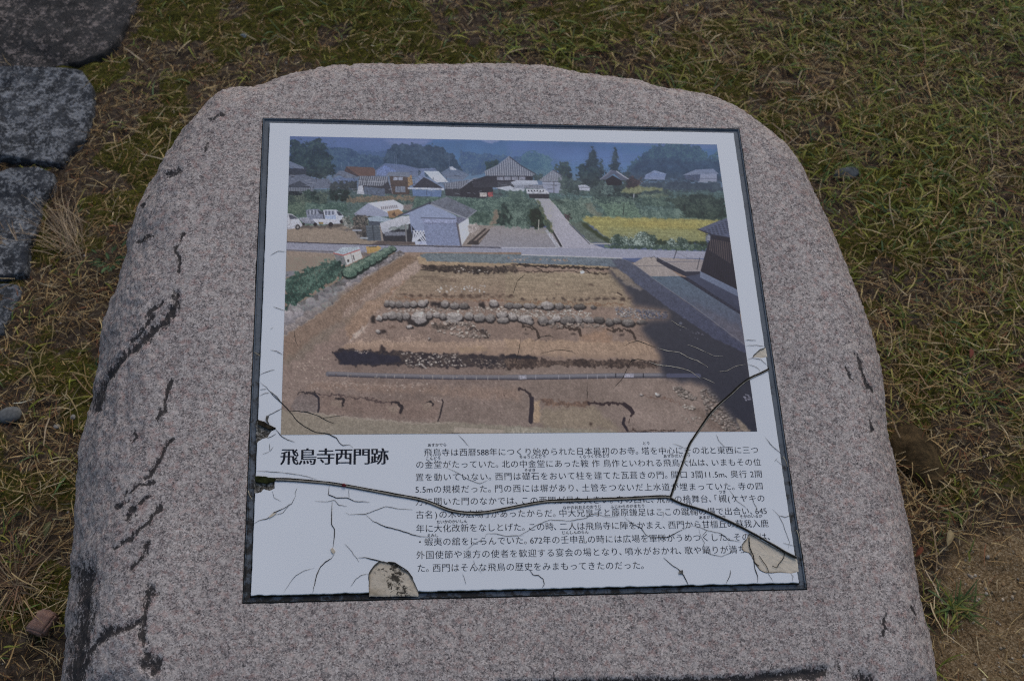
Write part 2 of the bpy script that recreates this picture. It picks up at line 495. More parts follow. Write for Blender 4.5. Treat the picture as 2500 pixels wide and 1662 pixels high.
def build_ground():
    NX = 620
    u = np.linspace(-1, 1, NX)
    ax = 2.1 * u + 58 * np.sign(u) * np.clip(np.abs(u) - 0.86, 0, 1) ** 2 * 50
    X, Y = np.meshgrid(ax, ax + 1.4)
    P = np.c_[X.ravel(), Y.ravel(), np.zeros(NX * NX)]
    g, m, s, st = fields(P)
    P[:, 2] = ground_h(P) + m * (fbm(P[:, :2] * 90, 2, 91)) * 0.012
    i = np.arange(NX - 1)[:, None] * NX + np.arange(NX - 1)[None]
    F = np.stack([i, i + 1, i + NX + 1, i + NX], -1).reshape(-1, 4)
    me = make_mesh('ground', P, F)
    point_attr(me, 'moss', m); point_attr(me, 'sand', s)
    M = Mat('soil moss and sand', 0.95, 0.15)
    co = M.coord()
    soil = M.ramp(M.noise(85, 6, 0.7, co), [(0.28, (0.020, 0.014, 0.010)), (0.48, (0.060, 0.044, 0.031)), (0.60, (0.11, 0.083, 0.058)), (0.74, (0.20, 0.165, 0.125))])
    mo = M.ramp(M.noise(210, 4, 0.65, co), [(0.30, (0.014, 0.014, 0.004)), (0.52, (0.062, 0.060, 0.010)), (0.70, (0.135, 0.130, 0.020))])
    sc = M.n('ShaderNodeSeparateColor'); M.l(M.voronoi(480, 'Color', co), sc.inputs[0])
    sa = M.ramp(M.math('ADD', M.math('MULTIPLY', sc.outputs[0], 0.5), M.math('MULTIPLY', M.noise(150, 5, 0.7, co), 0.6)),
                [(0.15, (0.06, 0.040, 0.020)), (0.45, (0.16, 0.108, 0.054)), (0.66, (0.26, 0.185, 0.10)), (0.92, (0.40, 0.32, 0.21))])
    mf = M.ramp(M.math('ADD', M.attr('moss', 'Fac'), M.math('MULTIPLY', M.math('SUBTRACT', M.noise(60, 5, 0.7, co), 0.5), 1.2)), [(0.35, 0.0), (0.55, 1.0)])
    sf = M.ramp(M.math('ADD', M.attr('sand', 'Fac'), M.math('MULTIPLY', M.math('SUBTRACT', M.noise(45, 5, 0.7, co), 0.5), 0.9)), [(0.32, 0.0), (0.62, 1.0)])
    c = M.mix(sf, M.mix(mf, soil, mo), sa)
    M.color(c)
    M.bump(M.math('ADD', M.noise(260, 5, 0.7, co), M.math('MULTIPLY', sc.outputs[0], 0.3)), 0.7, 0.004)
    ob = link('ground', me, M.m)
    tag(ob, 'brown soil ground with moss and a sandy patch', 'ground', kind='structure')
    return ob

ground = build_ground()

# ------------------------------------------------------------------ information panel: tray frame, slab, print, lettering, damage
panel = bpy.data.objects.new('information_panel', None)
COL.objects.link(panel); panel.matrix_world = FRAME_M
tag(panel, 'cracked white information panel with an excavation photograph and Japanese text, set in the boulder', 'information panel')
ZT = 0.0032                                        # top of the slab above the sawn stone

PANEL_Q = on_top(PANEL_PX, ZT)                     # TL TR BR BL
FRAME_Q = on_top(FRAME_PX, 0.0)

def quad_at(Q, u, v):
    """u right, v down (0..1)"""
    u = np.asarray(u)[:, None]; v = np.asarray(v)[:, None]
    return (Q[0] * (1 - u) + Q[1] * u) * (1 - v) + (Q[3] * (1 - u) + Q[2] * u) * v

def child(name, me, mat, parent, smooth=None):
    o = bpy.data.objects.new(name, me); COL.objects.link(o)
    me.materials.append(mat); o.parent = parent
    return o

def zc(reg, s):
    ox, oy, sc = {'A': (680, 320, 3.92), 'B': (1240, 320, 3.92), 'C': (660, 580, 3.92), 'D': (1240, 580, 3.5636), 'E': (600, 860, 3.5636),
                  'F': (1240, 860, 3.1878), 'G': (580, 1060, 3.37), 'H': (1240, 1060, 3.1453), 'R3': (0, 800, 3.37), 'R6': (1800, 400, 3.37), 'R7': (1800, 800, 3.37),
                  'R8': (1800, 1200, 3.37), 'R1': (0, 0, 3.37), 'R2': (0, 400, 3.37), 'R4': (0, 1200, 3.37)}[reg]
    v = np.array([float(t) for t in s.replace(',', ' ').split()]).reshape(-1, 2)
    return v / sc + [ox, oy]


# places where the white face has broken away (photo outlines)
LOST = {
 'corner': zc('G', '1165,1045 1230,1050 1285,1054 1330,1085 1355,1112 1400,1125 1430,1170 1450,1210 1475,1260 1488,1296 1486,1330 1082,1330 1080,1150 1110,1095'),
 'right': zc('H', '1852,757 1900,785 1980,830 2050,870 2130,910 2225,956 2238,1050 2185,1066 2150,1065 2100,1058 2060,1060 2020,1064 1980,1060 1945,1045 1920,1020 1895,985 1880,955 1868,925 1850,905 1815,896 1798,880 1795,850 1815,822 1835,800'),
 'edge': zc('D', '2128,1043 2145,1015 2165,995 2200,972 2245,955 2262,1035 2200,1047 2160,1040'),
 'left': zc('E', '85,585 150,605 200,635 262,668 220,690 195,735 150,748 120,768 88,798'),
 'crack_end': zc('E', '70,1090 130,1098 200,1102 252,1108 250,1180 205,1203 160,1188 130,1215 70,1228'),
}
LOST_RAG = {'corner': 1.6, 'right': 1.0, 'edge': 0.8, 'left': 1.8, 'crack_end': 1.8}

def ragged(P, rag, seed, step=3.0):
    P = np.asarray(P, float); out = []
    for i in range(len(P)):
        a, b = P[i], P[(i + 1) % len(P)]
        k = max(int(np.hypot(*(b - a)) / step), 1)
        for j in range(k): out.append(a + (b - a) * j / k)
    Q = np.array(out)
    return Q + (np.c_[fbm(Q / 6, 3, seed), fbm(Q / 6, 3, seed + 9)] - 0.5) * rag * 2
LOST_Q = {k: on_top(ragged(P, LOST_RAG[k], n), ZT) for n, (k, P) in enumerate(LOST.items())}
DEEP = 0.0024

def inside(P, q):
    ins = np.zeros(len(q), bool)
    for i in range(len(P)):
        a, b = P[i], P[(i + 1) % len(P)]
        if a[1] == b[1]: continue
        c = (a[1] > q[:, 1]) != (b[1] > q[:, 1])
        ins ^= c & (q[:, 0] < (b[0] - a[0]) * (q[:, 1] - a[1]) / (b[1] - a[1]) + a[0])
    return ins

def carve(acc):
    """drop what was printed on, or ran through, the lost places"""
    V = np.concatenate(acc['V']); keep = []
    C = np.array([V[list(f), :2].mean(0) for f in acc['F']])
    bad = np.zeros(len(C), bool)
    for Q in LOST_Q.values(): bad |= inside(Q, C)
    acc['F'] = [f for f, x in zip(acc['F'], bad) if not x]
    return acc

# slab with a slightly eaten edge
def build_slab():
    n = 260
    t = np.linspace(0, 1, n, endpoint=False)
    u = np.r_[t, np.ones(n), 1 - t, np.zeros(n)]; v = np.r_[np.zeros(n), t, np.ones(n), 1 - t]
    P = quad_at(PANEL_Q, u, v)
    cen = P.mean(0)
    d = P - cen; L = np.linalg.norm(d, axis=1)[:, None]
    bottom = (v > 0.995).astype(float)
    wear = (fbm(P * 130, 3, 5) - 0.5) * (0.0006 + 0.0016 * bottom)
    nrm = np.where((v < 1e-6) | (v > 0.999), 0, np.sign(u - 0.5)), np.where((v < 1e-6), 1.0, np.where(v > 0.999, -1.0, 0.0))
    P = P + np.c_[nrm[0], nrm[1]] * np.minimum(wear, 0.0003)[:, None]
    m = len(P)
    def ring(off, z):
        q = P - (d / L) * off
        return np.c_[q, np.full(m, z)]
    R = [ring(-0.0002, -0.0102), ring(0, ZT - 0.0009), ring(0.0005, ZT - 0.0002), ring(0.0012, ZT)]
    V = np.concatenate(R); F = []
    for k in range(3):
        for i in range(m):
            j = (i + 1) % m
            F.append((k * m + j, k * m + i, (k + 1) * m + i, (k + 1) * m + j))
    F.append(tuple(range(4 * m - 1, 3 * m - 1, -1)))
    return make_mesh('panel_face', V, F, False)

pm = Mat('white enamel panel', 0.42, 0.35)
_co = pm.coord()
_z = pm.n('ShaderNodeSeparateXYZ'); pm.l(_co, _z.inputs[0])
base = pm.ramp(pm.noise(9, 3, 0.5, _co), [(0.3, (0.765, 0.79, 0.795)), (0.7, (0.795, 0.82, 0.825))])
base = pm.mix(pm.ramp(pm.noise(900, 2, 0.5, _co), [(0.70, 0.0), (0.76, 0.25)]), base, (0.55, 0.54, 0.50))
edge = pm.ramp(pm.math('DIVIDE', pm.math('SUBTRACT', ZT, _z.outputs[2]), 0.0022, True), [(0.15, 0.0), (0.5, 1.0)])
rim = pm.ramp(pm.math('ADD', pm.noise(240, 4, 0.6, _co), 0.0), [(0.35, (0.035, 0.032, 0.018)), (0.55, (0.10, 0.09, 0.05)), (0.7, (0.30, 0.27, 0.17))])
pm.color(pm.mix(edge, base, rim))
slab = child('panel_face', build_slab(), pm.m, panel)
broken = flat('broken edge', (0.30, 0.265, 0.20), 0.95, 0.1, 0.5, 260)
def cut_lost():
    cutters = []
    for k, Q in LOST_Q.items():
        n = len(Q)
        if np.sum(Q[:, 0] * np.roll(Q[:, 1], -1) - np.roll(Q[:, 0], -1) * Q[:, 1]) < 0: Q = Q[::-1]
        V = np.r_[np.c_[Q, np.full(n, ZT - DEEP)], np.c_[Q, np.full(n, ZT + 0.004)]]
        F = [tuple(range(n - 1, -1, -1)), tuple(range(n, 2 * n))] + [(i, (i + 1) % n, n + (i + 1) % n, n + i) for i in range(n)]
        o = bpy.data.objects.new('cutter', make_mesh('cutter', V, F, False)); COL.objects.link(o); o.data.materials.append(broken)
        o.matrix_world = FRAME_M; cutters.append(o)
        md = slab.modifiers.new('cut', 'BOOLEAN'); md.operation = 'DIFFERENCE'; md.solver = 'EXACT'; md.object = o
        md.material_mode = 'TRANSFER'
    bpy.context.view_layer.update()
    dg = bpy.context.evaluated_depsgraph_get()
    me = bpy.data.meshes.new_from_object(slab.evaluated_get(dg), preserve_all_data_layers=True, depsgraph=dg)
    slab.modifiers.clear(); slab.data = me; me.name = 'panel_face'
    for o in cutters: bpy.data.objects.remove(o)
    print('panel_face', len(me.vertices), len(me.polygons), [m.name for m in me.materials])
cut_lost()

# metal tray round the slab
def build_frame():
    V, F = [], []
    n = 160
    t = np.linspace(0, 1, n)
    sides = [(np.c_[t, 0 * t]), (np.c_[0 * t + 1, t]), (np.c_[1 - t, 0 * t + 1]), (np.c_[0 * t, 1 - t])]
    P = np.concatenate([s[:-1] for s in sides]); m = len(P)
    outer = quad_at(FRAME_Q, P[:, 0], P[:, 1]); inner = quad_at(PANEL_Q, P[:, 0], P[:, 1])
    def ring(f, z):
        return np.c_[outer * (1 - f) + inner * f, np.full(m, z)]
    w = 0.0
    R = [ring(0.03, -0.0099), ring(0.03, 0.0006), ring(0.10, 0.0010), ring(0.17, 0.0006), ring(0.22, -0.0012), ring(0.86, -0.0012), ring(0.90, -0.006), ring(0.90, -0.0099)]
    V = np.concatenate(R)
    for k in range(len(R) - 1):
        for i in range(m):
            j = (i + 1) % m
            F.append((k * m + i, k * m + j, (k + 1) * m + j, (k + 1) * m + i))
    return make_mesh('frame', V, F, False)

fm = Mat('slate blue painted metal', 0.55, 0.4)
_co = fm.coord()
paint = fm.ramp(fm.noise(40, 4, 0.6, _co), [(0.3, (0.085, 0.106, 0.128)), (0.7, (0.138, 0.168, 0.198))])
sx = fm.n('ShaderNodeSeparateXYZ'); fm.l(_co, sx.inputs[0])
low = fm.math('MULTIPLY', fm.math('MULTIPLY', fm.math('SUBTRACT', 0.06, sx.outputs[1]), 0.62, True), fm.math('SUBTRACT', 0.75, fm.math('MULTIPLY', sx.outputs[0], 1.1), True))        # grime gathered along the lower part
gf = fm.math('ADD', fm.noise(75, 6, 0.7, _co), low)
gr = fm.ramp(gf, [(0.60, 0.0), (0.72, 1.0)])
c = fm.mix(gr, paint, (0.016, 0.015, 0.013))
rust = fm.ramp(fm.math('ADD', fm.noise(120, 5, 0.7, _co), fm.math('MULTIPLY', low, 0.25)), [(0.68, 0.0), (0.74, 1.0)])
c = fm.mix(rust, c, (0.075, 0.028, 0.018))
fm.color(c); fm.bump(fm.noise(240, 4, 0.6, _co), 0.3, 0.0008)
frame = child('frame', build_frame(), fm.m, panel)

# thin dark line painting the recess shadow where stone and tray meet
def seam():
    V, F = [], []
    n = 240
    t = np.linspace(0, 1, n)
    P = np.concatenate([np.c_[t, 0 * t][:-1], np.c_[0 * t + 1, t][:-1], np.c_[1 - t, 0 * t + 1][:-1], np.c_[0 * t, 1 - t][:-1]]); m = len(P)
    outer = quad_at(FRAME_Q, P[:, 0], P[:, 1])
    cen = outer.mean(0)
    w = 0.0005 + 0.0010 * np.clip(fbm(outer * 90, 3, 8) - 0.5, 0, 1) * 3
    d = np.c_[np.where(P[:, 0] < 1e-6, -1, np.where(P[:, 0] > 1 - 1e-6, 1, 0)), np.where(P[:, 1] < 1e-6, 1, np.where(P[:, 1] > 1 - 1e-6, -1, 0))]
    a = np.c_[outer + d * w[:, None], np.full(m, 0.0003)]; b = np.c_[outer - d * 0.0011, np.full(m, 0.0008)]
    a2 = a.copy(); a2[:, 2] = -0.003
    V = np.concatenate([a2, a, b])
    for k in range(2):
        for i in range(m):
            j = (i + 1) % m
            F.append((k * m + i, k * m + j, (k + 1) * m + j, (k + 1) * m + i))
    return make_mesh('shade_seam', V, F, False)
child('shade_seam', seam(), flat('black seam shade', (0.020, 0.019, 0.016), 0.95, 0.1, 0.5, 300), panel)

# ---------------------------------------------------------------- lettering (the built-in font; strokes thinned across as in a Ming face)
_gcache = {}
def glyph(ch, heavy):
    key = (ch, heavy)
    if key in _gcache: return _gcache[key]
    cu = bpy.data.curves.new('glyph', 'FONT'); cu.body = ch; cu.resolution_u = 3
    ob = bpy.data.objects.new('glyph', cu); COL.objects.link(ob)
    me = ob.to_mesh()
    V = np.array([v.co[:2] for v in me.vertices]).reshape(-1, 2); F = [tuple(p.vertices) for p in me.polygons]
    # boundary edges, oriented with the face on their left
    cnt = {}
    for f in F:
        for i in range(len(f)):
            a, b = f[i], f[(i + 1) % len(f)]
            cnt[(a, b)] = cnt.get((a, b), 0) + 1
    nrm = [[] for _ in V]
    for (a, b) in cnt:
        if (b, a) not in cnt:
            e = V[b] - V[a]; L = np.hypot(*e)
            if L < 1e-9: continue
            nn = np.array([e[1], -e[0]]) / L
            nrm[a].append(nn); nrm[b].append(nn)
    ax, ay = heavy
    W = V.copy()
    for i, ns in enumerate(nrm):
        if not ns: continue
        n1 = ns[0]; n2 = ns[-1]
        o1 = ax * n1[0] ** 2 + ay * n1[1] ** 2; o2 = ax * n2[0] ** 2 + ay * n2[1] ** 2
        det = n1[0] * n2[1] - n1[1] * n2[0]
        if abs(det) > 0.3:
            d = np.array([o1 * n2[1] - n1[1] * o2, n1[0] * o2 - o1 * n2[0]]) / det
        else:
            nn = n1 + n2; nn /= max(np.hypot(*nn), 1e-6); d = nn * (o1 + o2) / 2
        L = np.hypot(*d)
        if L > 0.05: d *= 0.05 / L
        W[i] = V[i] + d
    ob.to_mesh_clear(); bpy.data.objects.remove(ob); bpy.data.curves.remove(cu)
    if len(W): W[:, 1] -= 0.3575; 
    _gcache[key] = (W, F)
    return W, F

HALF = {'、': .62, '。': .66, '「': .5, '」': .75, '(': .45, ')': .55, ' ': .3, '・': .9, '.': .28, 'm': .72, '　': 1.0}
def weight(ch): 
    return HALF.get(ch, 0.47 if ch.isdigit() else 1.0)

def set_line(acc, text, pl, pr, size, heavy, weights=None, z=ZT + 0.0003):
    """text justified between photo points pl and pr (2359-wide reading), centre line"""
    A = on_top(np.array([pl, pr]) * K, z)
    w = [weight(c) for c in text] if weights is None else weights
    tot = sum(w); d = (A[1] - A[0])
    L = np.hypot(*d); ux = d / L; uy = np.array([-ux[1], ux[0]])
    s = 0.0
    for c, k in zip(text, w):
        V, F = glyph(c, heavy)
        if len(V):
            x0, x1 = V[:, 0].min(), V[:, 0].max()
            cellw = 1.0 if ord(c) > 0x2000 else (x1 + x0)
            cx = cellw / 2
            if k < 1 and ord(c) > 0x2000: cx = (x0 + x1) / 2 if c in '「」()' else cx - (1 - k) * 0.35 * (1 if c in '、。' else 0)
            o = A[0] + ux * (s + k / 2) / tot * L
            sc = size
            P = o + (V[:, :1] - cx) * sc * ux + V[:, 1:] * sc * uy
            n0 = acc['n']
            acc['V'].append(np.c_[P, np.full(len(P), z)])
            acc['F'] += [tuple(n0 + i for i in f) for f in F]
            acc['n'] += len(P)
        s += k
    return acc

def new_acc(): return {'V': [], 'F': [], 'n': 0}
def text_obj(name, acc, mat, parent, cut=True):
    if cut: acc = carve(acc)
    return child(name, make_mesh(name, np.concatenate(acc['V']), acc['F'], False), mat, parent)

ink = flat('dark blue black ink', (0.012, 0.015, 0.024), 0.6, 0.15, 0.15, 400)
PXM = np.hypot(*(on_top([[1300, 1200]], ZT) - on_top([[1301, 1200]], ZT))[0])      # metres per photo pixel there

acc = set_line(new_acc(), '飛鳥寺西門跡', (646, 1052), (895, 1051), 42.5 * K * PXM, (0.022, -0.006))
text_obj('title_lettering', acc, ink, slab)

LINES = [
 ('飛鳥寺は西暦588年につくり始められた日本最初のお寺。塔を中心にその北と東西に三つ', (976, 1042), (1748, 1036)),
 ('の金堂がたっていた。北の中金堂にあった鞍 作 鳥作といわれる飛鳥大仏は、いまもその位', (957, 1070), (1754, 1064)),
 ('置を動いていない。西門は礎石をおいて柱を建てた瓦葺きの門。間口 3間11.5m、奥行 2間', (956, 1099), (1757, 1091)),
 ('5.5mの規模だった。門の西には塀があり、土管をつないだ上水道が埋まっていた。寺の四', (956, 1127), (1759, 1119)),
 ('方に開いた門のなかでは、この西門が最も大きい。寺の西に、飛鳥の檜舞台、「槻(ケヤキの', (956, 1155), (1763, 1147)),
 ('古名)の木の広場」があったからだ。中大兄皇子と藤原鎌足はここの蹴鞠の場で出合い、645', (957, 1185), (1767, 1176)),
 ('年に大化改新をなしとげた。この時、二人は飛鳥寺に陣をかまえ、西門から甘橿丘の蘇我入鹿', (958, 1217), (1771, 1205)),
 ('・蝦夷の舘をにらんでいた。672年の壬申乱の時には広場を軍隊がうめつくした。その後は、', (958, 1248), (1780, 1235)),
 ('外国使節や遠方の使者を歓迎する宴会の場となり、噴水がおかれ、歌や踊りが満ちてい', (958, 1278), (1760, 1264)),
 ('た。西門はそんな飛鳥の歴史をみまもってきたのだった。', (960, 1308), (1490, 1301)),
]
for tx, a, b in LINES:
    text_obj('text_line', set_line(new_acc(), tx, a, b, 20.0 * K * PXM, (-0.003, -0.014)), ink, slab)
RUBY = [('あすかでら', 1007, 1026), ('とう', 1489, 1022), ('こんどう', 998, 1057), ('ちゅうこんどう', 1227, 1053), ('くらつくりのとり', 1369, 1052), ('あすかだいぶつ', 1559, 1051),
        ('そせき', 1221, 1084), ('つき', 1664, 1134), ('なかのおおえのおうじ', 1341, 1169), ('ふじわらのかまたり', 1446, 1167), ('けまり', 1582, 1163), ('たいかのかいしん', 1041, 1202),
        ('あまかしのおか', 1641, 1192), ('そがのいるか', 1730, 1190), ('えみし', 997, 1234), ('じんしんのらん', 1325, 1227)]
for tx, x, y in RUBY:
    h = len(tx) * 4.45
    text_obj('reading_lettering', set_line(new_acc(), tx, (x - h, y - 1.6 + 0.03 * h), (x + h, y - 1.6 - 0.03 * h), 9.0 * K * PXM, (0.008, 0.0)), ink, slab)

# ---------------------------------------------------------------- cracks and lost patches
def ribbon(acc, P, w, z, rag=0.25, taper=True, seed=0):
    """P photo points (2500 wide), w photo px; widths vary along the line"""
    P = np.asarray(P, float)
    seg = np.hypot(*np.diff(P, axis=0).T); L = np.r_[0, np.cumsum(seg)]
    n = max(int(L[-1] / 3.0), 3)
    s = np.linspace(0, L[-1], n)
    Q = np.c_[np.interp(s, L, P[:, 0]), np.interp(s, L, P[:, 1])]
    k = np.c_[s / 9.0, np.full(n, seed * 3.7)]
    fade = np.clip(np.minimum(s, L[-1] - s) / 12, 0, 1)
    Q = Q + np.c_[fbm(k, 2, seed) - .5, fbm(k, 2, seed + 50) - .5] * 3.2 * rag * 2 * fade[:, None]
    T = np.gradient(Q, axis=0); T /= np.maximum(np.hypot(*T.T), 1e-6)[:, None]
    N = np.c_[-T[:, 1], T[:, 0]]
    ww = w * (0.55 + 0.9 * fbm(np.c_[s / 22.0, np.full(n, seed + 9.1)], 2, seed + 3))
    if taper: ww = ww * np.clip(0.25 + np.minimum(s, L[-1] - s) / (0.3 * L[-1]), 0.25, 1)
    a = on_top(Q + N * ww[:, None] / 2, z); b = on_top(Q - N * ww[:, None] / 2, z)
    n0 = acc['n']
    acc['V'].append(np.c_[a, np.full(n, z)]); acc['V'].append(np.c_[b, np.full(n, z)])
    acc['F'] += [(n0 + i, n0 + i + 1, n0 + n + i + 1, n0 + n + i) for i in range(n - 1)]
    acc['n'] += 2 * n
    return acc

FINE = [('E', 3.2, '125,258 190,315 240,375 315,440 380,510 410,545 440,590 520,650 600,690 730,712 790,745 815,785 845,808 900,803 935,828'),
        ('E', 2.2, '320,485 260,515 200,545 188,600'), ('E', 2.6, '385,510 450,508 540,520 620,548 700,590 770,620'), ('E', 2.4, '262,670 310,725 360,760 430,780'),
        ('E', 1.8, '265,705 230,730 180,745'), ('E', 1.4, '205,790 210,860 240,820'), ('E', 1.2, '205,865 145,885'), ('E', 1.6, '88,1028 200,1035 340,1048 470,1065 560,1085 630,1108'),
        ('E', 1.5, '118,195 165,175 240,152'), ('E', 1.3, '118,325 180,318'), ('E', 1.4, '120,378 165,355 205,352'), ('E', 1.2, '650,575 770,555 860,545'),
        ('E', 1.2, '1845,710 1890,760 1945,820'),
        ('G', 2.4, '755,418 745,495 810,522 905,522 960,550 1085,556'), ('G', 1.6, '635,548 740,553 800,540 830,580 900,592'), ('G', 2.8, '778,550 772,740 800,780 795,850 785,930'),
        ('G', 3.0, '795,985 770,1020 720,1050 680,1090 650,1160 632,1240 618,1305'), ('G', 1.3, '915,445 917,520'), ('G', 1.6, '885,640 920,660 1050,655 1130,625 1220,592 1330,612 1440,618'),
        ('G', 2.6, '1050,655 1110,710 1220,760 1330,785 1430,820 1510,840 1580,840'), ('G', 2.0, '880,898 930,950 1000,1050'), ('G', 3.6, '985,1015 1050,1012 1110,1025 1170,1042 1230,1050 1290,1052 1345,1090 1400,1122 1440,1180 1480,1290'),
        ('G', 2.6, '130,735 180,705 250,690 300,640 380,610 450,565 480,500'), ('G', 1.2, '310,662 370,645 420,590 425,565'), ('G', 1.3, '480,500 470,485 490,440'),
        ('G', 1.6, '285,465 300,520 360,552'), ('G', 1.2, '380,1300 430,1220 480,1160 560,1115 630,1100'), ('G', 1.2, '930,1250 970,1190 1020,1155 1080,1145'),
        ('G', 2.0, '1168,1045 1110,1095 1082,1150 1082,1305'), ('G', 1.3, '1720,275 1820,320 1900,370 1990,405 2060,375'), ('G', 1.5, '2035,845 2050,815 2130,815 2200,835 2359,830'),
        ('G', 1.2, '2050,880 2000,870 1930,910 1880,950'), ('G', 1.2, '1940,1030 1955,1080 2010,1140'), ('G', 1.2, '1850,1140 1880,1230'),
        ('H', 1.6, '0,785 90,775 150,740 230,690 320,655 480,663 600,640 640,612 700,615 760,632 860,630'), ('H', 2.2, '895,635 960,690 1020,715 1060,770 1100,790 1220,790 1330,735 1400,705'),
        ('H', 1.6, '1400,700 1460,705 1530,735 1640,760 1690,805 1790,825'), ('H', 1.3, '1465,715 1480,780 1510,830 1495,880 1560,920 1640,935 1720,905 1690,820'), ('H', 1.2, '1490,780 1530,735'),
        ('H', 3.2, '1195,945 1245,990 1310,1035 1350,1080 1370,1120 1385,1155'), ('H', 2.6, '165,1035 195,1080 235,1080 270,1110 278,1150 262,1180'), ('H', 2.4, '1710,1040 1705,1085 1675,1145'),
        ('H', 2.8, '1850,790 1850,850 1880,920 1890,990 1900,1040 1920,1090 1918,1135'), ('H', 2.2, '1890,940 1920,1000 1945,1015'), ('H', 2.4, '2125,905 2115,950 2085,985 2065,1020 2030,1010'),
        ('H', 1.2, '1985,1020 1995,1060 2040,1130'), ('H', 1.3, '2170,1065 2190,1090 2185,1125'), ('H', 1.6, '2030,570 2080,620 2110,680 2130,740 2165,830 2150,880'), ('H', 1.8, '2085,622 2130,635 2170,620'),
        ('H', 1.6, '1975,20 2030,90 2090,140 2125,185'), ('H', 1.3, '2060,195 2110,240 2125,285'), ('H', 1.2, '2045,210 2070,180'), ('H', 1.2, '1600,0 1620,50 1680,110'), ('H', 1.3, '1265,70 1330,90 1380,120'),
        ('H', 1.3, '1700,425 1760,510 1840,570'), ('H', 1.2, '1880,510 1910,560 1905,590'), ('H', 1.2, '2110,830 2210,860'), ('H', 1.1, '1150,590 1200,600 1190,640'),
        ('D', 1.6, '1010,945 1060,915 1130,895 1220,930 1300,960'), ('D', 1.3, '280,1010 370,985 480,975 560,990 600,1015'), ('D', 1.3, '230,900 290,860 360,850 405,870'),
        ('D', 1.8, '1050,1110 1080,1065 1130,1055 1230,1080'), ('D', 1.4, '1050,1110 1000,1220 920,1310'), ('D', 1.4, '2065,940 2150,935 2230,945'), ('D', 1.3, '2065,890 2160,893'),
        ('D', 1.6, '2085,1060 2130,1045 2200,1060 2260,1110'), ('D', 1.4, '2085,1100 2150,1120 2190,1150 2190,1170'), ('D', 1.4, '110,870 100,960 60,1110'), ('D', 1.2, '150,320 80,380 40,500'),
        ('D', 1.2, '690,1280 690,1400'),
        ('C', 2.0, '30,662 80,678 140,700'), ('C', 2.4, '0,1470 60,1520 100,1568'), ('C', 1.8, '0,1075 60,1085 120,1120'), ('C', 1.4, '0,875 30,858'), ('C', 1.3, '0,170 80,130 150,135'), ('C', 1.2, '230,890 240,980 265,1040'),
        ('C', 1.5, '0,1270 45,1262')]
PALE = [('D', 2.6, '1230,1080 1300,1105 1430,1120 1550,1145 1600,1170 1680,1230'), ('D', 2.4, '1290,955 1370,980 1500,1000 1560,1040 1650,1070 1740,1125'), ('D', 1.6, '1420,720 1500,770 1560,790'),
        ('D', 2.2, '1560,930 1640,955 1720,995'), ('D', 2.0, '1830,1165 1900,1160 1980,1120 2070,1100'), ('D', 1.6, '1680,1215 1740,1235 1800,1265'), ('D', 1.3, '1720,995 1800,1030 1870,1030')]
crack_ink = flat('dirty crack', (0.040, 0.038, 0.032), 0.95, 0.02, 0.6, 160)
for i, (r, w, s) in enumerate(FINE):
    text_obj('hairline_crack', ribbon(new_acc(), zc(r, s), w * 0.66, ZT + 0.00055 + i * 2e-6, 0.28, True, i), crack_ink, slab)
pale_m = flat('pale crack edge', (0.44, 0.40, 0.32), 0.9, 0.1, 0.5, 200)
for i, (r, w, s) in enumerate(PALE):
    text_obj('pale_crack', ribbon(new_acc(), zc(r, s), w * 0.7, ZT + 0.0008 + i * 2e-6, 0.3, True, 200 + i), pale_m, slab)

# the wide crack: a raised, filled lip - dark gap above, brownish putty below
MAIN = np.concatenate([zc('G', '150,366 230,368 300,372 400,374 500,380 620,390 750,402 900,425 1000,443 1100,462 1200,480 1300,500 1400,516 1500,535 1580,560 1650,590 1700,610 1750,628 1810,640 1880,648 1940,650 2000,648 2070,640 2150,625 2250,605 2355,583'),
                       zc('H', '120,546 200,530 300,515 450,510 600,505 750,500 900,495 1030,488 1150,481 1210,480 1245,487')])
UP = np.concatenate([zc('H', '1245,490 1265,430 1290,360 1310,300 1330,250 1360,165 1390,80 1415,40'), zc('F', '1420,700 1460,640 1500,580 1570,480 1620,425 1680,370 1740,320 1800,260 1850,220 1900,190 1960,165 2030,130')])
DOWN = zc('H', '1245,490 1290,515 1350,540 1430,562 1520,590 1610,630 1700,670 1780,708 1850,745 1930,790 2000,830 2060,863 2120,900 2170,925 2215,947')

def bead(acc, P, w, off, h, z0, seed, vary=0.2):
    """a low rounded ridge following the crack"""
    P = np.asarray(P, float)
    seg = np.hypot(*np.diff(P, axis=0).T); L = np.r_[0, np.cumsum(seg)]
    n = int(L[-1] / 4); s = np.linspace(0, L[-1], n)
    Q = np.c_[np.interp(s, L, P[:, 0]), np.interp(s, L, P[:, 1])]
    ker = np.hanning(9); ker /= ker.sum()
    Q[4:-4] = np.c_[np.convolve(Q[:, 0], ker, 'valid'), np.convolve(Q[:, 1], ker, 'valid')]
    T = np.gradient(Q, axis=0); T /= np.maximum(np.hypot(*T.T), 1e-6)[:, None]
    N = np.c_[-T[:, 1], T[:, 0]]; 
    wv = w * (1 + vary * 2 * (fbm(np.c_[s / 40, np.full(n, seed)], 3, seed) - 0.5))
    n0 = acc['n']; M = 7
    for k in range(M):
        a = -1 + 2 * k / (M - 1)
        q = on_top(Q + N * (off + a * wv / 2)[:, None], ZT)
        acc['V'].append(np.c_[q, z0 + h * np.sqrt(max(0.0, 1 - a * a)) * np.ones(n)])
    for k in range(M - 1):
        acc['F'] += [(n0 + k * n + i, n0 + k * n + i + 1, n0 + (k + 1) * n + i + 1, n0 + (k + 1) * n + i) for i in range(n - 1)]
    acc['n'] += M * n

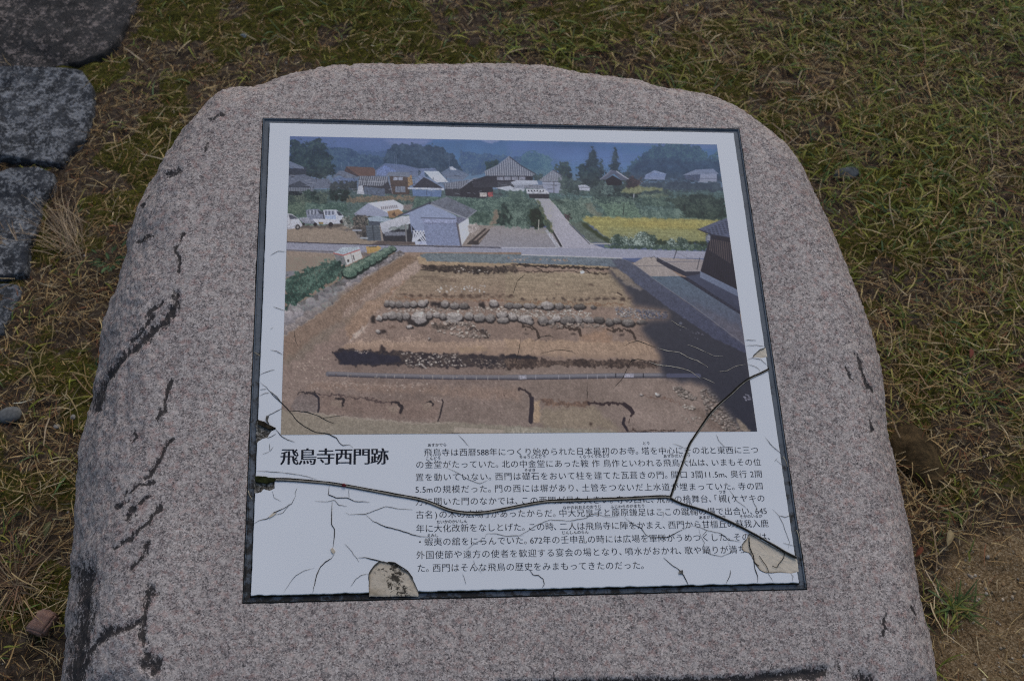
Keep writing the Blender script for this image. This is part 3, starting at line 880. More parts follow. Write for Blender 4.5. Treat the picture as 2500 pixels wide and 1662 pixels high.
dark, lip = new_acc(), new_acc()
Z1 = np.zeros(1)
bead(dark, MAIN, 3.0, -2.5 + Z1, 0.0002, ZT + 0.0010, 3, 0.5)
bead(lip, MAIN, 4.6, 0.9 + Z1, 0.0009, ZT + 0.0006, 4, 0.25)
bead(dark, MAIN, 1.6, 3.2 + Z1, 0.0002, ZT + 0.0010, 13, 0.5)
bead(dark, UP, 4.0, 0.0 + Z1, 0.0002, ZT + 0.0010, 5, 0.5)
bead(lip, UP[:20], 2.6, 2.4 + Z1, 0.0006, ZT + 0.0006, 6, 0.5)
bead(dark, DOWN, 4.2, 0.8 + Z1, 0.0002, ZT + 0.0014, 7, 0.4)
bead(lip, DOWN, 2.6, -1.8 + Z1, 0.0008, ZT + 0.0009, 8, 0.4)
wide = text_obj('wide_crack', dark, flat('black crack', (0.016, 0.015, 0.012), 0.9, 0.1, 0.5, 300), slab, False)
text_obj('crack_lip', lip, flat('olive brown putty', (0.25, 0.232, 0.19), 0.85, 0.15, 0.35, 140), slab, False)

# patches where the white face is lost
def patch(name, P, z, mat, rag=2.0, seed=0, h=0.0005):
    P = np.asarray(P, float)
    out = []
    for i in range(len(P)):
        a, b = P[i], P[(i + 1) % len(P)]
        k = max(int(np.hypot(*(b - a)) / 3), 1)
        for j in range(k): out.append(a + (b - a) * j / k)
    Q = np.array(out)
    Q = Q + (np.c_[fbm(Q / 8, 3, seed), fbm(Q / 8, 3, seed + 9)] - 0.5) * rag * 2
    q = on_top(Q, ZT); n = len(q); c = q.mean(0)
    V = np.concatenate([np.c_[q, np.full(n, ZT - 0.0004)], np.c_[q, np.full(n, z)], np.c_[c + (q - c) * 0.975, np.full(n, z + h)]])
    F = [(i, (i + 1) % n, n + (i + 1) % n, n + i) for i in range(n)] + [(n + i, n + (i + 1) % n, 2 * n + (i + 1) % n, 2 * n + i) for i in range(n)]
    F.append(tuple(range(2 * n, 3 * n)))
    return child(name, make_mesh(name, V, F, False), mat, slab)

bm_ = Mat('bare plaster', 0.9, 0.15)
_co = bm_.coord()
c = bm_.ramp(bm_.noise(90, 5, 0.65, _co), [(0.3, (0.50, 0.43, 0.325)), (0.7, (0.66, 0.58, 0.45))])
c = bm_.mix(bm_.ramp(bm_.noise(75, 6, 0.75, _co, dist=0.4), [(0.65, 0.0), (0.71, 0.9)]), c, (0.05, 0.045, 0.03))
c = bm_.mix(bm_.ramp(bm_.noise(38, 4, 0.6, _co), [(0.58, 0.0), (0.72, 0.6)]), c, (0.27, 0.21, 0.12))
_sx = bm_.n('ShaderNodeSeparateXYZ'); bm_.l(_co, _sx.inputs[0])
_x0, _y0 = (float(t) for t in on_top(zc('G', '1335,1290'), ZT)[0])
_d = bm_.math('MULTIPLY', bm_.math('ABSOLUTE', bm_.math('SUBTRACT', bm_.math('SUBTRACT', _sx.outputs[0], _x0), bm_.math('MULTIPLY', bm_.math('SUBTRACT', _sx.outputs[1], _y0), -0.25))), 30.0, True)
c = bm_.mix(bm_.ramp(bm_.math('SUBTRACT', bm_.noise(170, 6, 0.75, _co, dist=0.5), bm_.math('MULTIPLY', _d, 0.25)), [(0.44, 0.0), (0.52, 0.95)]), c, (0.035, 0.030, 0.022))
bm_.color(c); bm_.bump(bm_.noise(320, 4, 0.6, _co), 0.5, 0.0012)
bc = Mat('bare plaster clean', 0.9, 0.15)
_co = bc.coord()
c = bc.ramp(bc.noise(110, 5, 0.65, _co), [(0.3, (0.62, 0.545, 0.42)), (0.7, (0.74, 0.66, 0.52))])
c = bc.mix(bc.ramp(bc.noise(420, 3, 0.6, _co), [(0.62, 0.0), (0.70, 0.4)]), c, (0.26, 0.23, 0.17))
bc.color(c); bc.bump(bc.noise(320, 4, 0.6, _co), 0.4, 0.001)
gp = Mat('broken gritty bed', 0.95, 0.1)
_co = gp.coord()
c = gp.ramp(gp.noise(330, 5, 0.7, _co), [(0.38, (0.02, 0.02, 0.016)), (0.5, (0.13, 0.12, 0.10)), (0.66, (0.40, 0.385, 0.34))])
gp.color(c); gp.bump(gp.noise(300, 5, 0.7, _co), 0.8, 0.003)
rim_shade = flat('chip rim shadow', (0.06, 0.055, 0.045), 0.9, 0.1, 0.5, 300)
def floor_patch(name, key, mat, seed):
    Q = LOST_Q[key]; n = len(Q); c = Q.mean(0); z0 = ZT - DEEP + 0.0003
    rings = [np.c_[c + (Q - c) * f, np.full(n, z0)] for f in (1.0, 0.97, 0.9, 0.78, 0.62, 0.45, 0.28, 0.12)]
    V = np.concatenate(rings); k = len(rings)
    V[:, 2] += np.abs(fbm(V[:, :2] * 260, 3, seed) - 0.5) * 0.0018 + np.repeat([0, .0004, .0006, .0007, .0007, .0007, .0007, .0007], n)
    F = [(a * n + i, a * n + (i + 1) % n, (a + 1) * n + (i + 1) % n, (a + 1) * n + i) for a in range(k - 1) for i in range(n)] + [tuple(range((k - 1) * n, k * n))]
    return child(name, make_mesh(name, V, F, True), mat, slab)
floor_patch('lost_patch', 'corner', bm_.m, 1)
floor_patch('lost_patch', 'right', bc.m, 2)
floor_patch('lost_patch', 'edge', bc.m, 3)
floor_patch('gritty_hole', 'left', gp.m, 4)
floor_patch('gritty_hole', 'crack_end', gp.m, 5)
P1, P2, P3 = LOST['corner'], LOST['right'], LOST['edge']
mossm = flat('dark crack moss', (0.022, 0.026, 0.008), 0.95, 0.1, 0.6, 300)
patch('moss_strip', zc('E', '80,1075 160,1082 265,1100 255,1122 180,1140 85,1128'), ZT + 0.0013, mossm, 2.0, 6)
patch('moss_strip', zc('E', '105,588 165,612 262,666 200,668 110,628'), ZT + 0.0013, flat('dark soil in chip', (0.035, 0.028, 0.018), 0.95, 0.1, 0.6, 300), 2.2, 7)
patch('gritty_hole', zc('G', '765,945 782,932 805,965 790,985 772,968'), ZT + 0.0007, bm_.m, 0.8, 8)
patch('gritty_hole', zc('G', '255,682 290,650 322,645 300,668 262,688'), ZT + 0.0007, bm_.m, 0.8, 9)
patch('gritty_hole', zc('H', '1312,1050 1340,1042 1345,1072 1308,1070'), ZT + 0.0007, gp.m, 0.8, 10)
patch('gritty_hole', zc('E', '180,552 198,556 190,590 206,628 182,605 172,585'), ZT + 0.0007, gp.m, 0.8, 11)
for i, (r, w, s) in enumerate([('H', 2.4, '1852,790 1852,850 1880,920 1895,985 1930,1010'), ('H', 2.0, '2125,905 2115,950 2085,985 2065,1020 2030,1010'), ('H', 1.4, '1930,930 1990,1020 2005,1060')]):
    text_obj('hairline_crack', ribbon(new_acc(), zc(r, s), w, ZT - DEEP + 0.0026, 0.5, False, 300 + i), crack_ink, slab, False)
for i, (w, P) in enumerate([(2.4, np.r_[P1[-3:], P1[:9]]), (1.6, np.r_[P2[8:], P2[:1]]), (1.4, P3[:5])]):
    text_obj('rim_shadow', ribbon(new_acc(), P, w * 0.8, ZT + 0.0004, 0.5, True, 330 + i), rim_shade, slab, False)  # dark ribbon paints the shadow along the edge of the recessed patch
# red speck on the crack
rs = zc('E', '855,1160')[0]
def pebble_mesh(name, r, sx, sy, sz, seed, n=2, amp=0.3):
    import bmesh
    b = bmesh.new(); bmesh.ops.create_icosphere(b, subdivisions=n, radius=1.0)
    V = np.array([v.co[:] for v in b.verts]); F = [tuple(v.index for v in f.verts) for f in b.faces]; b.free()
    V = V * (1 + (fbm(V * 1.3 + seed, 3, seed) - 0.5)[:, None] * 2 * amp) * [sx, sy, sz] * r
    return make_mesh(name, V, F)
me = pebble_mesh('red_speck', 0.0024, 1.0, 0.9, 0.6, 4)
o = child('red_speck', me, flat('dark red', (0.12, 0.012, 0.014), 0.6, 0.3), slab)
q = on_top([rs], ZT)[0]; o.location = (q[0], q[1], ZT + 0.0018)

# ------------------------------------------------------------------ the printed photograph (a flat print on the panel)
class Print:
    W, H = 1500, 1006
    def __init__(s):
        s.Hm = homography(PRINT_PX, [(0, 0), (s.W, 0), (s.W, s.H), (0, s.H)])
        s.img = np.zeros((s.H, s.W, 3)) + np.array([72, 88, 128.])
        yy, xx = np.mgrid[0:s.H, 0:s.W]
        s.N = {}
        pts = np.c_[xx.ravel(), yy.ravel()].astype(float)
        for k, (sc, oc) in {'f': (2.6, 2), 'm': (9.0, 4), 'c': (30.0, 5), 'l': (80.0, 5)}.items():
            s.N[k] = fbm(pts / sc, oc, ord(k)).reshape(s.H, s.W)
        a, b = s.N['f'].std(), 0
        for k in s.N: s.N[k] = (s.N[k] - s.N[k].mean()) / s.N[k].std()
        s.N['r'] = fbm(pts / np.array([60.0, 3.0]), 3, 77).reshape(s.H, s.W); s.N['r'] = (s.N['r'] - s.N['r'].mean()) / s.N['r'].std()
    def p(s, reg, t): return hmap(s.Hm, zc(reg, t))
    def mask(s, P, rag=0.0):
        x0, y0 = np.floor(P.min(0) - 4).astype(int); x1, y1 = np.ceil(P.max(0) + 4).astype(int)
        x0, y0 = max(x0, 0), max(y0, 0); x1, y1 = min(x1, s.W), min(y1, s.H)
        if x1 <= x0 or y1 <= y0: return None
        yy, xx = np.mgrid[y0:y1, x0:x1].astype(float); yy += .5; xx += .5
        if rag:
            xx = xx + s.N['m'][y0:y1, x0:x1] * rag; yy = yy + np.roll(s.N['m'], 200, 1)[y0:y1, x0:x1] * rag
        ins = np.zeros(xx.shape, bool)
        for i in range(len(P)):
            ax, ay = P[i]; bx, by = P[(i + 1) % len(P)]
            if ay == by: continue
            c = (ay > yy) != (by > yy)
            ins ^= c & (xx < (bx - ax) * (yy - ay) / (by - ay) + ax)
        return (slice(y0, y1), slice(x0, x1)), ins
    @staticmethod
    def soften(m, r):
        k = np.ones(2 * r + 1) / (2 * r + 1)
        for ax in (0, 1):
            p = np.pad(m, [(r + 1, r) if a == ax else (0, 0) for a in (0, 1)], mode='edge')
            c = np.cumsum(p, ax)
            n = m.shape[ax]
            m = (np.take(c, np.arange(2 * r + 1, 2 * r + 1 + n), ax) - np.take(c, np.arange(0, n), ax)) / (2 * r + 1)
        return m
    def fill(s, reg, t, col, col2=None, tex=None, amp=8, rag=0.0, P=None, alpha=1.0, soft=None):
        """col at the top, col2 at the bottom; tex: noise key(s)"""
        P = s.p(reg, t) if P is None else P
        r = s.mask(P, rag)
        if r is None: return
        sl, m = r
        c = np.array(col, float)
        if col2 is not None:
            f = np.linspace(0, 1, m.shape[0])[:, None, None]
            c = c * (1 - f) + np.array(col2, float) * f
        else: c = np.broadcast_to(c, m.shape + (3,))
        c = np.broadcast_to(c, m.shape + (3,)).copy()
        for k in (tex or 'f'):
            c *= 1 + (s.N[k][sl] * amp * {'f': 0.75, 'm': 0.55, 'c': 0.8, 'l': 0.9, 'r': 0.6}[k] / 100.0)[..., None]
        if soft is None: soft = 0 if rag == 0 else (5 if alpha < 1 else 2 if rag >= 1.5 else 1)
        if soft == 0 and rag == 0 and alpha == 1.0:
            s.img[sl][m] = c[m]; return
        w = m.astype(float)
        if soft: w = s.soften(s.soften(w, soft), soft)
        w = (w * alpha)[..., None]
        s.img[sl] = s.img[sl] * (1 - w) + c * w
    def leaf(s, reg, t, dark, light, rag=5.0, P=None, thr=0.0, warm=0):
        P = s.p(reg, t) if P is None else P
        r = s.mask(P, rag)
        if r is None: return
        sl, m = r
        k = np.clip((s.N['m'][sl] * 0.45 + s.N['f'][sl] * 0.85 + s.N['c'][sl] * 0.5 - thr) * 0.32 + 0.4, 0, 1)[..., None]
        c = np.array(dark, float) * (1 - k) + np.array(light, float) * k
        w = np.clip(s.soften(m.astype(float), 1) + s.N['f'][sl] * 0.18 * (rag > 2), 0, 1)[..., None] if rag else m.astype(float)[..., None]
        s.img[sl] = s.img[sl] * (1 - w) + c * w
    def stripes(s, reg, t, a, b, n, axis=0, slant=0.0, amp=4):
        P = s.p(reg, t); r = s.mask(P)
        if r is None: return
        sl, m = r
        yy, xx = np.mgrid[0:m.shape[0], 0:m.shape[1]].astype(float)
        u = (xx + slant * yy) / m.shape[1] if axis == 0 else (yy + slant * xx) / m.shape[0]
        k = (0.5 + 0.5 * np.sin(u * n * 2 * np.pi))[..., None]
        c = np.array(a, float) * (1 - k) + np.array(b, float) * k
        c = c * (1 + (s.N['f'][sl] * amp / 100)[..., None])
        s.img[sl][m] = c[m]
    def line(s, reg, t, w, col, alpha=1.0, P=None, jit=0.0):
        P = s.p(reg, t) if P is None else P
        w = w * 1.44
        for a, b in zip(P[:-1], P[1:]):
            x0, y0 = np.floor(np.minimum(a, b) - w - 3).astype(int); x1, y1 = np.ceil(np.maximum(a, b) + w + 3).astype(int)
            x0, y0 = max(x0, 0), max(y0, 0); x1, y1 = min(x1, s.W), min(y1, s.H)
            if x1 <= x0 or y1 <= y0: continue
            yy, xx = np.mgrid[y0:y1, x0:x1].astype(float); yy += .5; xx += .5
            if jit: yy = yy + s.N['m'][y0:y1, x0:x1] * jit
            e = b - a; q = np.stack([xx - a[0], yy - a[1]], -1)
            u = np.clip((q @ e) / max(e @ e, 1e-6), 0, 1)
            d = np.hypot(q[..., 0] - u * e[0], q[..., 1] - u * e[1])
            k = (np.clip(w / 2 + 0.5 - d, 0, 1) * alpha)[..., None]
            sl = (slice(y0, y1), slice(x0, x1))
            s.img[sl] = s.img[sl] * (1 - k) + np.array(col, float) * k
    def ell(s, reg, c, rx, ry, col, col2=None, rag=0.0, tex='f', amp=6):
        o = np.array(c, float); a = np.linspace(0, 2 * np.pi, 18, endpoint=False)
        P = np.c_[o[0] + rx * np.cos(a), o[1] + ry * np.sin(a)]
        s.fill(reg, ' '.join('%f,%f' % tuple(v) for v in P), col, col2, tex, amp, rag)
    def dots(s, reg, t, n, r0, r1, cols, seed=0, shade=0.0):
        P = s.p(reg, t); rg = np.random.default_rng(seed); mn, mx = P.min(0), P.max(0); k = 0
        r = s.mask(P)
        if r is None: return
        (sy, sx), m = r
        for _ in range(n * 6):
            if k >= n: break
            x = rg.uniform(mn[0], mx[0]); y = rg.uniform(mn[1], mx[1])
            ix, iy = int(x) - sx.start, int(y) - sy.start
            if not (0 <= ix < m.shape[1] and 0 <= iy < m.shape[0] and m[iy, ix]): continue
            k += 1
            a = rg.uniform(r0, r1) * 1.44; b = a * rg.uniform(0.5, 0.85); c = np.array(cols[rg.integers(len(cols))], float) * rg.uniform(0.85, 1.12)
            x0, x1, y0, y1 = int(x - a - 1), int(x + a + 2), int(y - b - 1), int(y + b + 3)
            if x0 < 0 or y0 < 0 or x1 >= s.W or y1 >= s.H: continue
            yy, xx = np.mgrid[y0:y1, x0:x1]
            if shade:
                e2 = ((xx - x - 0.2 * a) / a) ** 2 + ((yy - y - 0.5 * b) / b) ** 2
                kk = (np.clip(1.4 - e2, 0, 1) * shade)[..., None]
                s.img[y0:y1, x0:x1] *= (1 - kk * 0.6)
            e = ((xx - x) / a) ** 2 + ((yy - y) / b) ** 2
            kk = np.clip((1.15 - e) * 2, 0, 1)[..., None]
            s.img[y0:y1, x0:x1] = s.img[y0:y1, x0:x1] * (1 - kk) + c * kk

def paint_print():
    q = Print(); F, L, LI, S, E, D = q.fill, q.leaf, q.line, q.stripes, q.ell, q.dots
    # --- far hills and sky
    F('A', '60,20 4400,120 4400,800 60,600', (80, 101, 138), (90, 118, 146), 'l', 2)
    F('A', '60,20 1480,60 1480,180 1000,230 60,260', (80, 98, 136), (80, 102, 140), 'l', 2, 1.0, soft=14)
    F('A', '1000,78 1480,86 1400,128 1100,150', (104, 117, 152), None, 'l', 2, 1.0, soft=6)
    F('A', '1390,142 1490,90 1700,95 1900,90 2030,120 2130,96 2600,100 3300,130 4300,180 4300,520 1390,460', (64, 94, 132), (80, 112, 142), 'l', 3, 1.5, soft=2)
    F('A', '1900,88 2030,118 2130,94 2080,82 1950,82', (112, 126, 158), None, 'l', 2, 1.0, soft=2)
    F('A', '2200,110 3000,160 3600,240 4300,280 4300,420 2200,300', (78, 98, 146), (88, 112, 150), 'l', 2, 3.0, alpha=.6, soft=12)
    L('A', '690,215 800,200 1040,185 1040,300 690,300', (58, 78, 110), (68, 90, 122), 3)
    L('A', '440,160 560,150 680,165 790,225 900,230 1030,260 1030,420 440,420', (44, 62, 86), (68, 90, 108), 3)
    L('A', '1740,190 2000,220 2400,260 2400,420 1740,420', (52, 74, 106), (74, 98, 118), 3)
    L('A', '1000,300 1030,185 1100,128 1250,118 1350,132 1500,138 1600,178 1690,250 1750,340 1750,430 1000,430', (36, 50, 66), (62, 80, 96), 4)
    L('B', '-60,330 100,320 140,230 200,198 300,198 390,238 430,300 430,460 -60,460', (56, 86, 106), (80, 110, 122), 4)
    L('B', '1130,380 1200,290 1300,205 1400,148 1550,118 1750,125 1880,175 1920,280 1950,215 2015,215 2050,470 1130,470', (42, 62, 82), (70, 100, 106), 5)
    F('B', '1150,380 1300,270 1700,270 2050,300 2060,480 1150,470', (46, 62, 84), (44, 60, 82), 'mc', 6, 6, alpha=0.75)
    # --- green middle ground
    F('A', '80,560 2400,560 2400,960 80,960', (62, 84, 88), (82, 106, 96), 'mfr', 9)
    F('B', '-60,540 2100,560 2140,900 -60,900', (60, 88, 90), (72, 104, 92), 'mfr', 10)
    L('A', '90,690 660,690 660,760 90,760', (54, 84, 78), (100, 134, 116), 2)
    L('A', '1300,640 2400,640 2400,900 1880,900 1300,760', (54, 84, 78), (96, 132, 112), 3, thr=-.1)
    for i in range(8): LI('A', '1880,%d 2400,%d' % (690 + i * 22, 680 + i * 24), 1.2, (56, 78, 76), 0.7, jit=2)
    for i in range(7): LI('B', '%d,690 %d,820' % (800 + i * 60, 900 + i * 100), 1.5, (96, 130, 104) if i % 2 else (60, 84, 84), 0.7, jit=3)
    L('A', '640,630 1300,620 1300,660 640,690', (92, 88, 80), (120, 108, 92), 3)
    F('A', '2020,900 2060,760 2110,760 2090,900', (116, 108, 98), None, 'f', 6, 3)
    # --- trees at the left
    L('A', '100,90 180,82 250,140 280,85 330,75 390,80 460,165 520,250 545,330 510,440 400,465 250,440 100,350', (25, 36, 42), (56, 74, 74), 6)
    # --- houses
    F('A', '100,360 265,350 265,430 95,430', (48, 54, 66)); F('A', '105,288 240,345 245,365 103,352', (94, 104, 122), None, 'f', 5)
    F('A', '95,430 250,415 350,460 480,458 545,545 335,555 200,478 98,520', (82, 92, 112), (92, 102, 122), 'f', 4)
    F('A', '98,520 200,478 330,550 95,545', (58, 66, 80)); S('A', '95,540 330,545 335,582 95,578', (122, 132, 148), (60, 68, 80), 16)
    F('A', '95,576 330,580 330,650 95,650', (34, 42, 50))
    F('A', '525,450 640,440 752,460 752,510 525,505', (80, 100, 138)); F('A', '510,455 580,382 690,380 765,450 640,452 580,425', (90, 100, 118), None, 'f', 4)
    F('A', '630,385 650,340 775,428 760,440', (66, 58, 60)); F('A', '645,340 905,350 975,432 770,432', (88, 70, 66), (96, 76, 70), 'f', 4)
    F('A', '925,380 1020,310 1180,322 1340,360 1335,440 925,432', (84, 98, 128), (92, 106, 134), 'f', 4); F('A', '940,380 1020,330 1130,385 1130,430 940,425', (96, 114, 156))
    F('A', '760,520 990,525 1050,480 1090,600 820,600', (56, 58, 66)); S('A', '770,435 1045,437 1052,480 990,527 765,520', (132, 138, 148), (64, 70, 84), 15, slant=.2)
    LI('A', '770,480 1000,490', 1.6, (140, 146, 156))
    F('A', '1060,425 1245,425 1255,612 1085,605', (76, 68, 64), (70, 62, 60)); F('A', '1235,440 1272,418 1288,515 1240,530', (140, 116, 84))
    F('A', '1028,430 1058,392 1252,396 1256,442', (100, 110, 126), None, 'f', 5); F('A', '1100,443 1190,443 1190,472 1100,472', (132, 142, 162)); LI('A', '1145,443 1145,472', 1.2, (60, 60, 70))
    F('A', '1118,530 1212,530 1212,586 1118,586', (104, 114, 130)); LI('A', '1165,530 1165,586', 1.2, (70, 74, 84)); F('A', '820,530 1018,555 1018,625 818,605', (78, 92, 114))
    F('A', '750,600 765,525 805,522 822,608', (154, 160, 170), None, 'f', 4); LI('A', '1060,470 1090,600', 1.2, (130, 130, 140))
    F('A', '1555,400 1640,348 1700,360 1825,420 1765,468 1600,452', (84, 100, 122), (92, 106, 130), 'f', 5); F('A', '1635,345 1665,340 1705,374 1645,374', (160, 168, 180))
    F('A', '1330,360 1500,355 1520,395 1370,400', (90, 104, 132)); F('A', '1270,530 1380,378 1400,388 1395,445 1290,545', (96, 114, 150))
    F('A', '1390,385 1530,385 1625,490 1500,492', (160, 172, 182), (176, 184, 190), 'f', 2); F('A', '1278,545 1395,438 1575,548 1570,556', (50, 52, 62))
    LI('A', '1395,438 1500,490 1580,545', 3.5, (104, 122, 156)); F('A', '1235,540 1582,548 1582,568 1240,556', (154, 168, 192)); F('A', '1280,560 1560,568 1556,632 1285,622', (78, 106, 152), None, 'f', 3); LI('A', '1460,568 1460,628', 1, (60, 80, 116))
    S('A', '1580,500 1830,468 1740,558 1590,556', (126, 134, 148), (64, 72, 88), 17); F('A', '1590,555 1760,552 1750,630 1600,620', (52, 54, 62))
    F('A', '1735,552 1870,455 1990,530 2045,520 2055,590 1975,645 1740,630', (38, 40, 48), (46, 46, 54), 'f', 5); F('A', '1868,448 1960,455 2052,520 1990,532', (104, 116, 136), None, 'f', 4); LI('A', '1735,552 1870,455 1990,530', 2, (120, 126, 140))
    F('A', '1925,590 1992,590 1992,630 1925,630', (156, 154, 152)); F('A', '2000,588 2052,584 2052,628 2005,630', (140, 70, 74))
    L('A', '480,560 660,560 680,620 640,665 500,670', (26, 36, 38), (56, 76, 70), 4); L('A', '500,490 750,490 750,560 500,560', (34, 40, 46), (66, 74, 74), 5)
    L('A', '90,630 260,600 470,580 480,690 260,700 90,760', (50, 66, 64), (92, 104, 90), 4); L('A', '240,570 360,570 380,660 250,660', (28, 42, 42), (60, 82, 74), 4)
    L('A', '90,700 260,690 270,820 90,800', (56, 80, 72), (96, 118, 96), 4)
    for x in (600, 670, 905, 1110, 1125, 1630): LI('A', '%d,%d %d,%d' % (x, 230 if x > 1000 else 300, x + 6, 350), 0.8, (110, 124, 146), .8)
    for k in range(3): LI('A', '690,%d 1060,%d' % (160 + k * 14, 190 + k * 12), 0.6, (66, 80, 112), .6)
    for k in range(3): LI('B', '500,%d 1900,%d' % (290 + k * 40, 180 + k * 70), 0.6, (60, 76, 110), .55)
    rg = np.random.default_rng(17)
    for i in range(90):
        x, y = rg.uniform(110, 2340), rg.uniform(395, 610); l = rg.uniform(14, 60); dk = rg.random() < .55
        LI('A', '%d,%d %d,%d' % (x, y, x + l, y + rg.uniform(-10, 16)), rg.uniform(.7, 1.6), (46, 50, 60) if dk else (134, 142, 156), .75)
    for i in range(40):
        x, y = rg.uniform(110, 2340), rg.uniform(420, 580); LI('A', '%d,%d %d,%d' % (x, y, x + 2, y + rg.uniform(14, 46)), rg.uniform(.7, 1.4), (42, 44, 54), .75)
    # --- temple
    F('B', '-330,470 -210,430 240,432 235,540 -330,540', (40, 40, 50), (52, 54, 64), 'f', 6); L('B', '-240,380 -180,280 -110,270 -60,330 -100,400', (26, 38, 44), (50, 70, 70), 4)
    S('B', '-222,385 -100,330 -20,262 10,242 40,262 120,332 262,412 240,432 -215,428', (136, 142, 152), (76, 82, 96), 24, amp=3); LI('B', '10,245 120,330 262,412', 3, (60, 66, 78)); LI('B', '10,245 -100,330 -222,388', 2.4, (112, 120, 134))
    F('B', '-110,440 175,438 175,470 -110,472', (116, 122, 138)); 
    for x in (-110, -40, 30, 100, 170): LI('B', '%d,432 %d,500' % (x, x), 2, (44, 44, 52))
    L('B', '235,420 330,420 330,470 235,480', (44, 62, 66), (70, 92, 92), 3)
    F('B', '-100,490 60,488 60,560 -100,560', (60, 64, 74))
    F('B', '25,492 80,472 275,474 290,512 60,528', (156, 166, 180), (140, 150, 166), 'f', 3); F('B', '60,515 160,515 160,560 60,560', (118, 128, 144))
    F('B', '-120,545 20,525 60,545 160,556 150,578 0,576', (158, 168, 180), None, 'f', 3)
    L('B', '0,575 160,575 170,650 0,650', (58, 84, 78), (92, 120, 100), 4)
    S('B', '150,548 165,518 350,516 405,545 345,556', (126, 132, 146), (90, 98, 112), 18); F('B', '172,555 345,556 388,545 394,602 180,600', (172, 178, 184), (160, 166, 176))
    for x in range(190, 340, 28): F('B', '%d,566 %d,566 %d,580 %d,580' % (x, x + 13, x + 13, x), (52, 54, 64))
    F('B', '196,600 392,603 392,648 205,642', (46, 46, 54), None, 'f', 8)
    L('B', '450,420 470,330 560,280 595,330 610,400 590,470 500,440', (30, 40, 46), (60, 78, 76), 5)
    F('B', '325,478 520,484 516,598 392,590 335,540', (128, 138, 158), (120, 130, 156), 'f', 3); S('B', '298,470 430,372 445,374 560,452 530,482 310,478', (140, 146, 156), (84, 92, 106), 18); LI('B', '432,374 555,452', 2.5, (64, 70, 84))
    LI('B', '438,484 438,590', 1.5, (64, 62, 70)); LI('B', '330,484 520,488', 1.5, (60, 60, 70)); LI('B', '330,512 518,515', 1, (90, 94, 106))
    L('B', '500,450 600,440 700,480 800,520 820,600 500,600', (40, 58, 60), (78, 100, 92), 5)
    L('B', '655,420 680,340 740,308 800,305 860,330 905,400 915,500 800,545 700,500', (26, 38, 46), (54, 74, 76), 5)
    for ax, ay, w, y1 in ((810, 155, 85, 320), (1022, 165, 75, 380), (895, 280, 40, 380)):
        for k in range(9):
            y = ay + (y1 - ay) * k / 8; ww = w * (0.12 + 0.88 * k / 8)
            L('B', '%d,%d %d,%d %d,%d %d,%d' % (ax - ww * .25, y - 14, ax + ww * .25, y - 14, ax + ww, y + 26, ax - ww, y + 26), (30, 42, 50), (54, 70, 78), 3)
    L('B', '1080,420 1140,370 1170,420 1160,470 1080,460', (38, 52, 62), (62, 80, 84), 4); F('B', '670,520 740,515 785,540 780,572 685,568', (150, 160, 176)); LI('B', '670,540 785,542', 2, (90, 96, 110))
    L('B', '800,470 1150,480 1260,470 1280,600 1240,650 820,640', (28, 42, 46), (64, 86, 82), 5); L('B', '900,520 1010,500 1010,600 900,600', (54, 78, 78), (92, 116, 108), 3)
    F('B', '930,470 1000,425 1090,478 1085,520 950,520', (32, 34, 42)); F('B', '872,466 985,372 1045,384 1155,462 1085,474 1010,410 930,468', (76, 84, 102), None, 'f', 4); LI('B', '1040,388 1100,430 1152,462', 3, (142, 148, 160)); LI('B', '880,462 940,420 985,376', 2, (110, 118, 134))
    L('B', '1120,480 1200,438 1285,478 1300,560 1240,600 1160,590', (42, 40, 46), (80, 68, 70), 4)
    LI('B', '1205,590 1198,670', 2.5, (140, 146, 156))
    F('B', '1300,460 1310,430 1400,378 1512,410 1495,470', (92, 112, 148), (108, 124, 156), 'f', 3); F('B', '1296,430 1400,376 1515,410 1480,418 1400,400', (112, 128, 156))
    F('B', '1840,410 1995,412 1995,498 1818,492', (120, 130, 152), None, 'f', 3); F('B', '1665,425 1790,372 1960,362 2015,412 1880,408 1800,420', (104, 116, 138), None, 'f', 4); LI('B', '1830,455 1995,458', 2, (90, 100, 122)); F('B', '1690,425 1840,415 1830,480 1690,460', (62, 74, 98))
    L('B', '1270,490 1650,480 2050,505 2060,580 1270,560', (38, 54, 74), (60, 82, 96), 4)
    F('B', '1085,590 1100,555 1260,528 1480,548 1485,575 1300,575 1200,600', (118, 124, 84), (110, 120, 86), 'mf', 8, 2); L('B', '1300,570 1550,565 1560,610 1300,610', (44, 60, 66), (74, 96, 84), 3)
    F('B', '1250,610 1520,600 1520,640 1260,640', (88, 106, 86), None, 'mf', 9, 3)
    rg = np.random.default_rng(18)
    for i in range(45):
        x, y = rg.uniform(-100, 700), rg.uniform(470, 620); l = rg.uniform(14, 50); dk = rg.random() < .6
        LI('B', '%d,%d %d,%d' % (x, y, x + l, y + rg.uniform(-8, 10)), rg.uniform(.7, 1.5), (42, 48, 56) if dk else (130, 140, 150), .7)
    # --- garden right of the lane
    L('B', '1270,640 1520,640 1560,720 1290,710', (46, 70, 66), (84, 112, 96), 4); L('B', '820,640 1270,640 1270,690 820,690', (44, 66, 64), (88, 116, 100), 4)
    L('B', '390,660 800,640 830,700 700,850 590,860', (60, 84, 76), (104, 128, 112), 4, thr=-.2); L('B', '410,655 480,650 560,680 520,700', (34, 48, 48), (66, 86, 78), 3); L('B', '540,800 590,800 595,850 540,850', (46, 44, 48), (90, 76, 84), 3)
    F('B', '720,700 790,680 900,810 860,825 780,790', (98, 106, 96), None, 'mf', 7, 3); L('B', '870,690 1200,690 1290,820 960,820', (66, 98, 82), (98, 134, 104), 3); L('B', '1290,760 1680,740 1690,835 1290,830', (60, 90, 84), (100, 130, 116), 4)
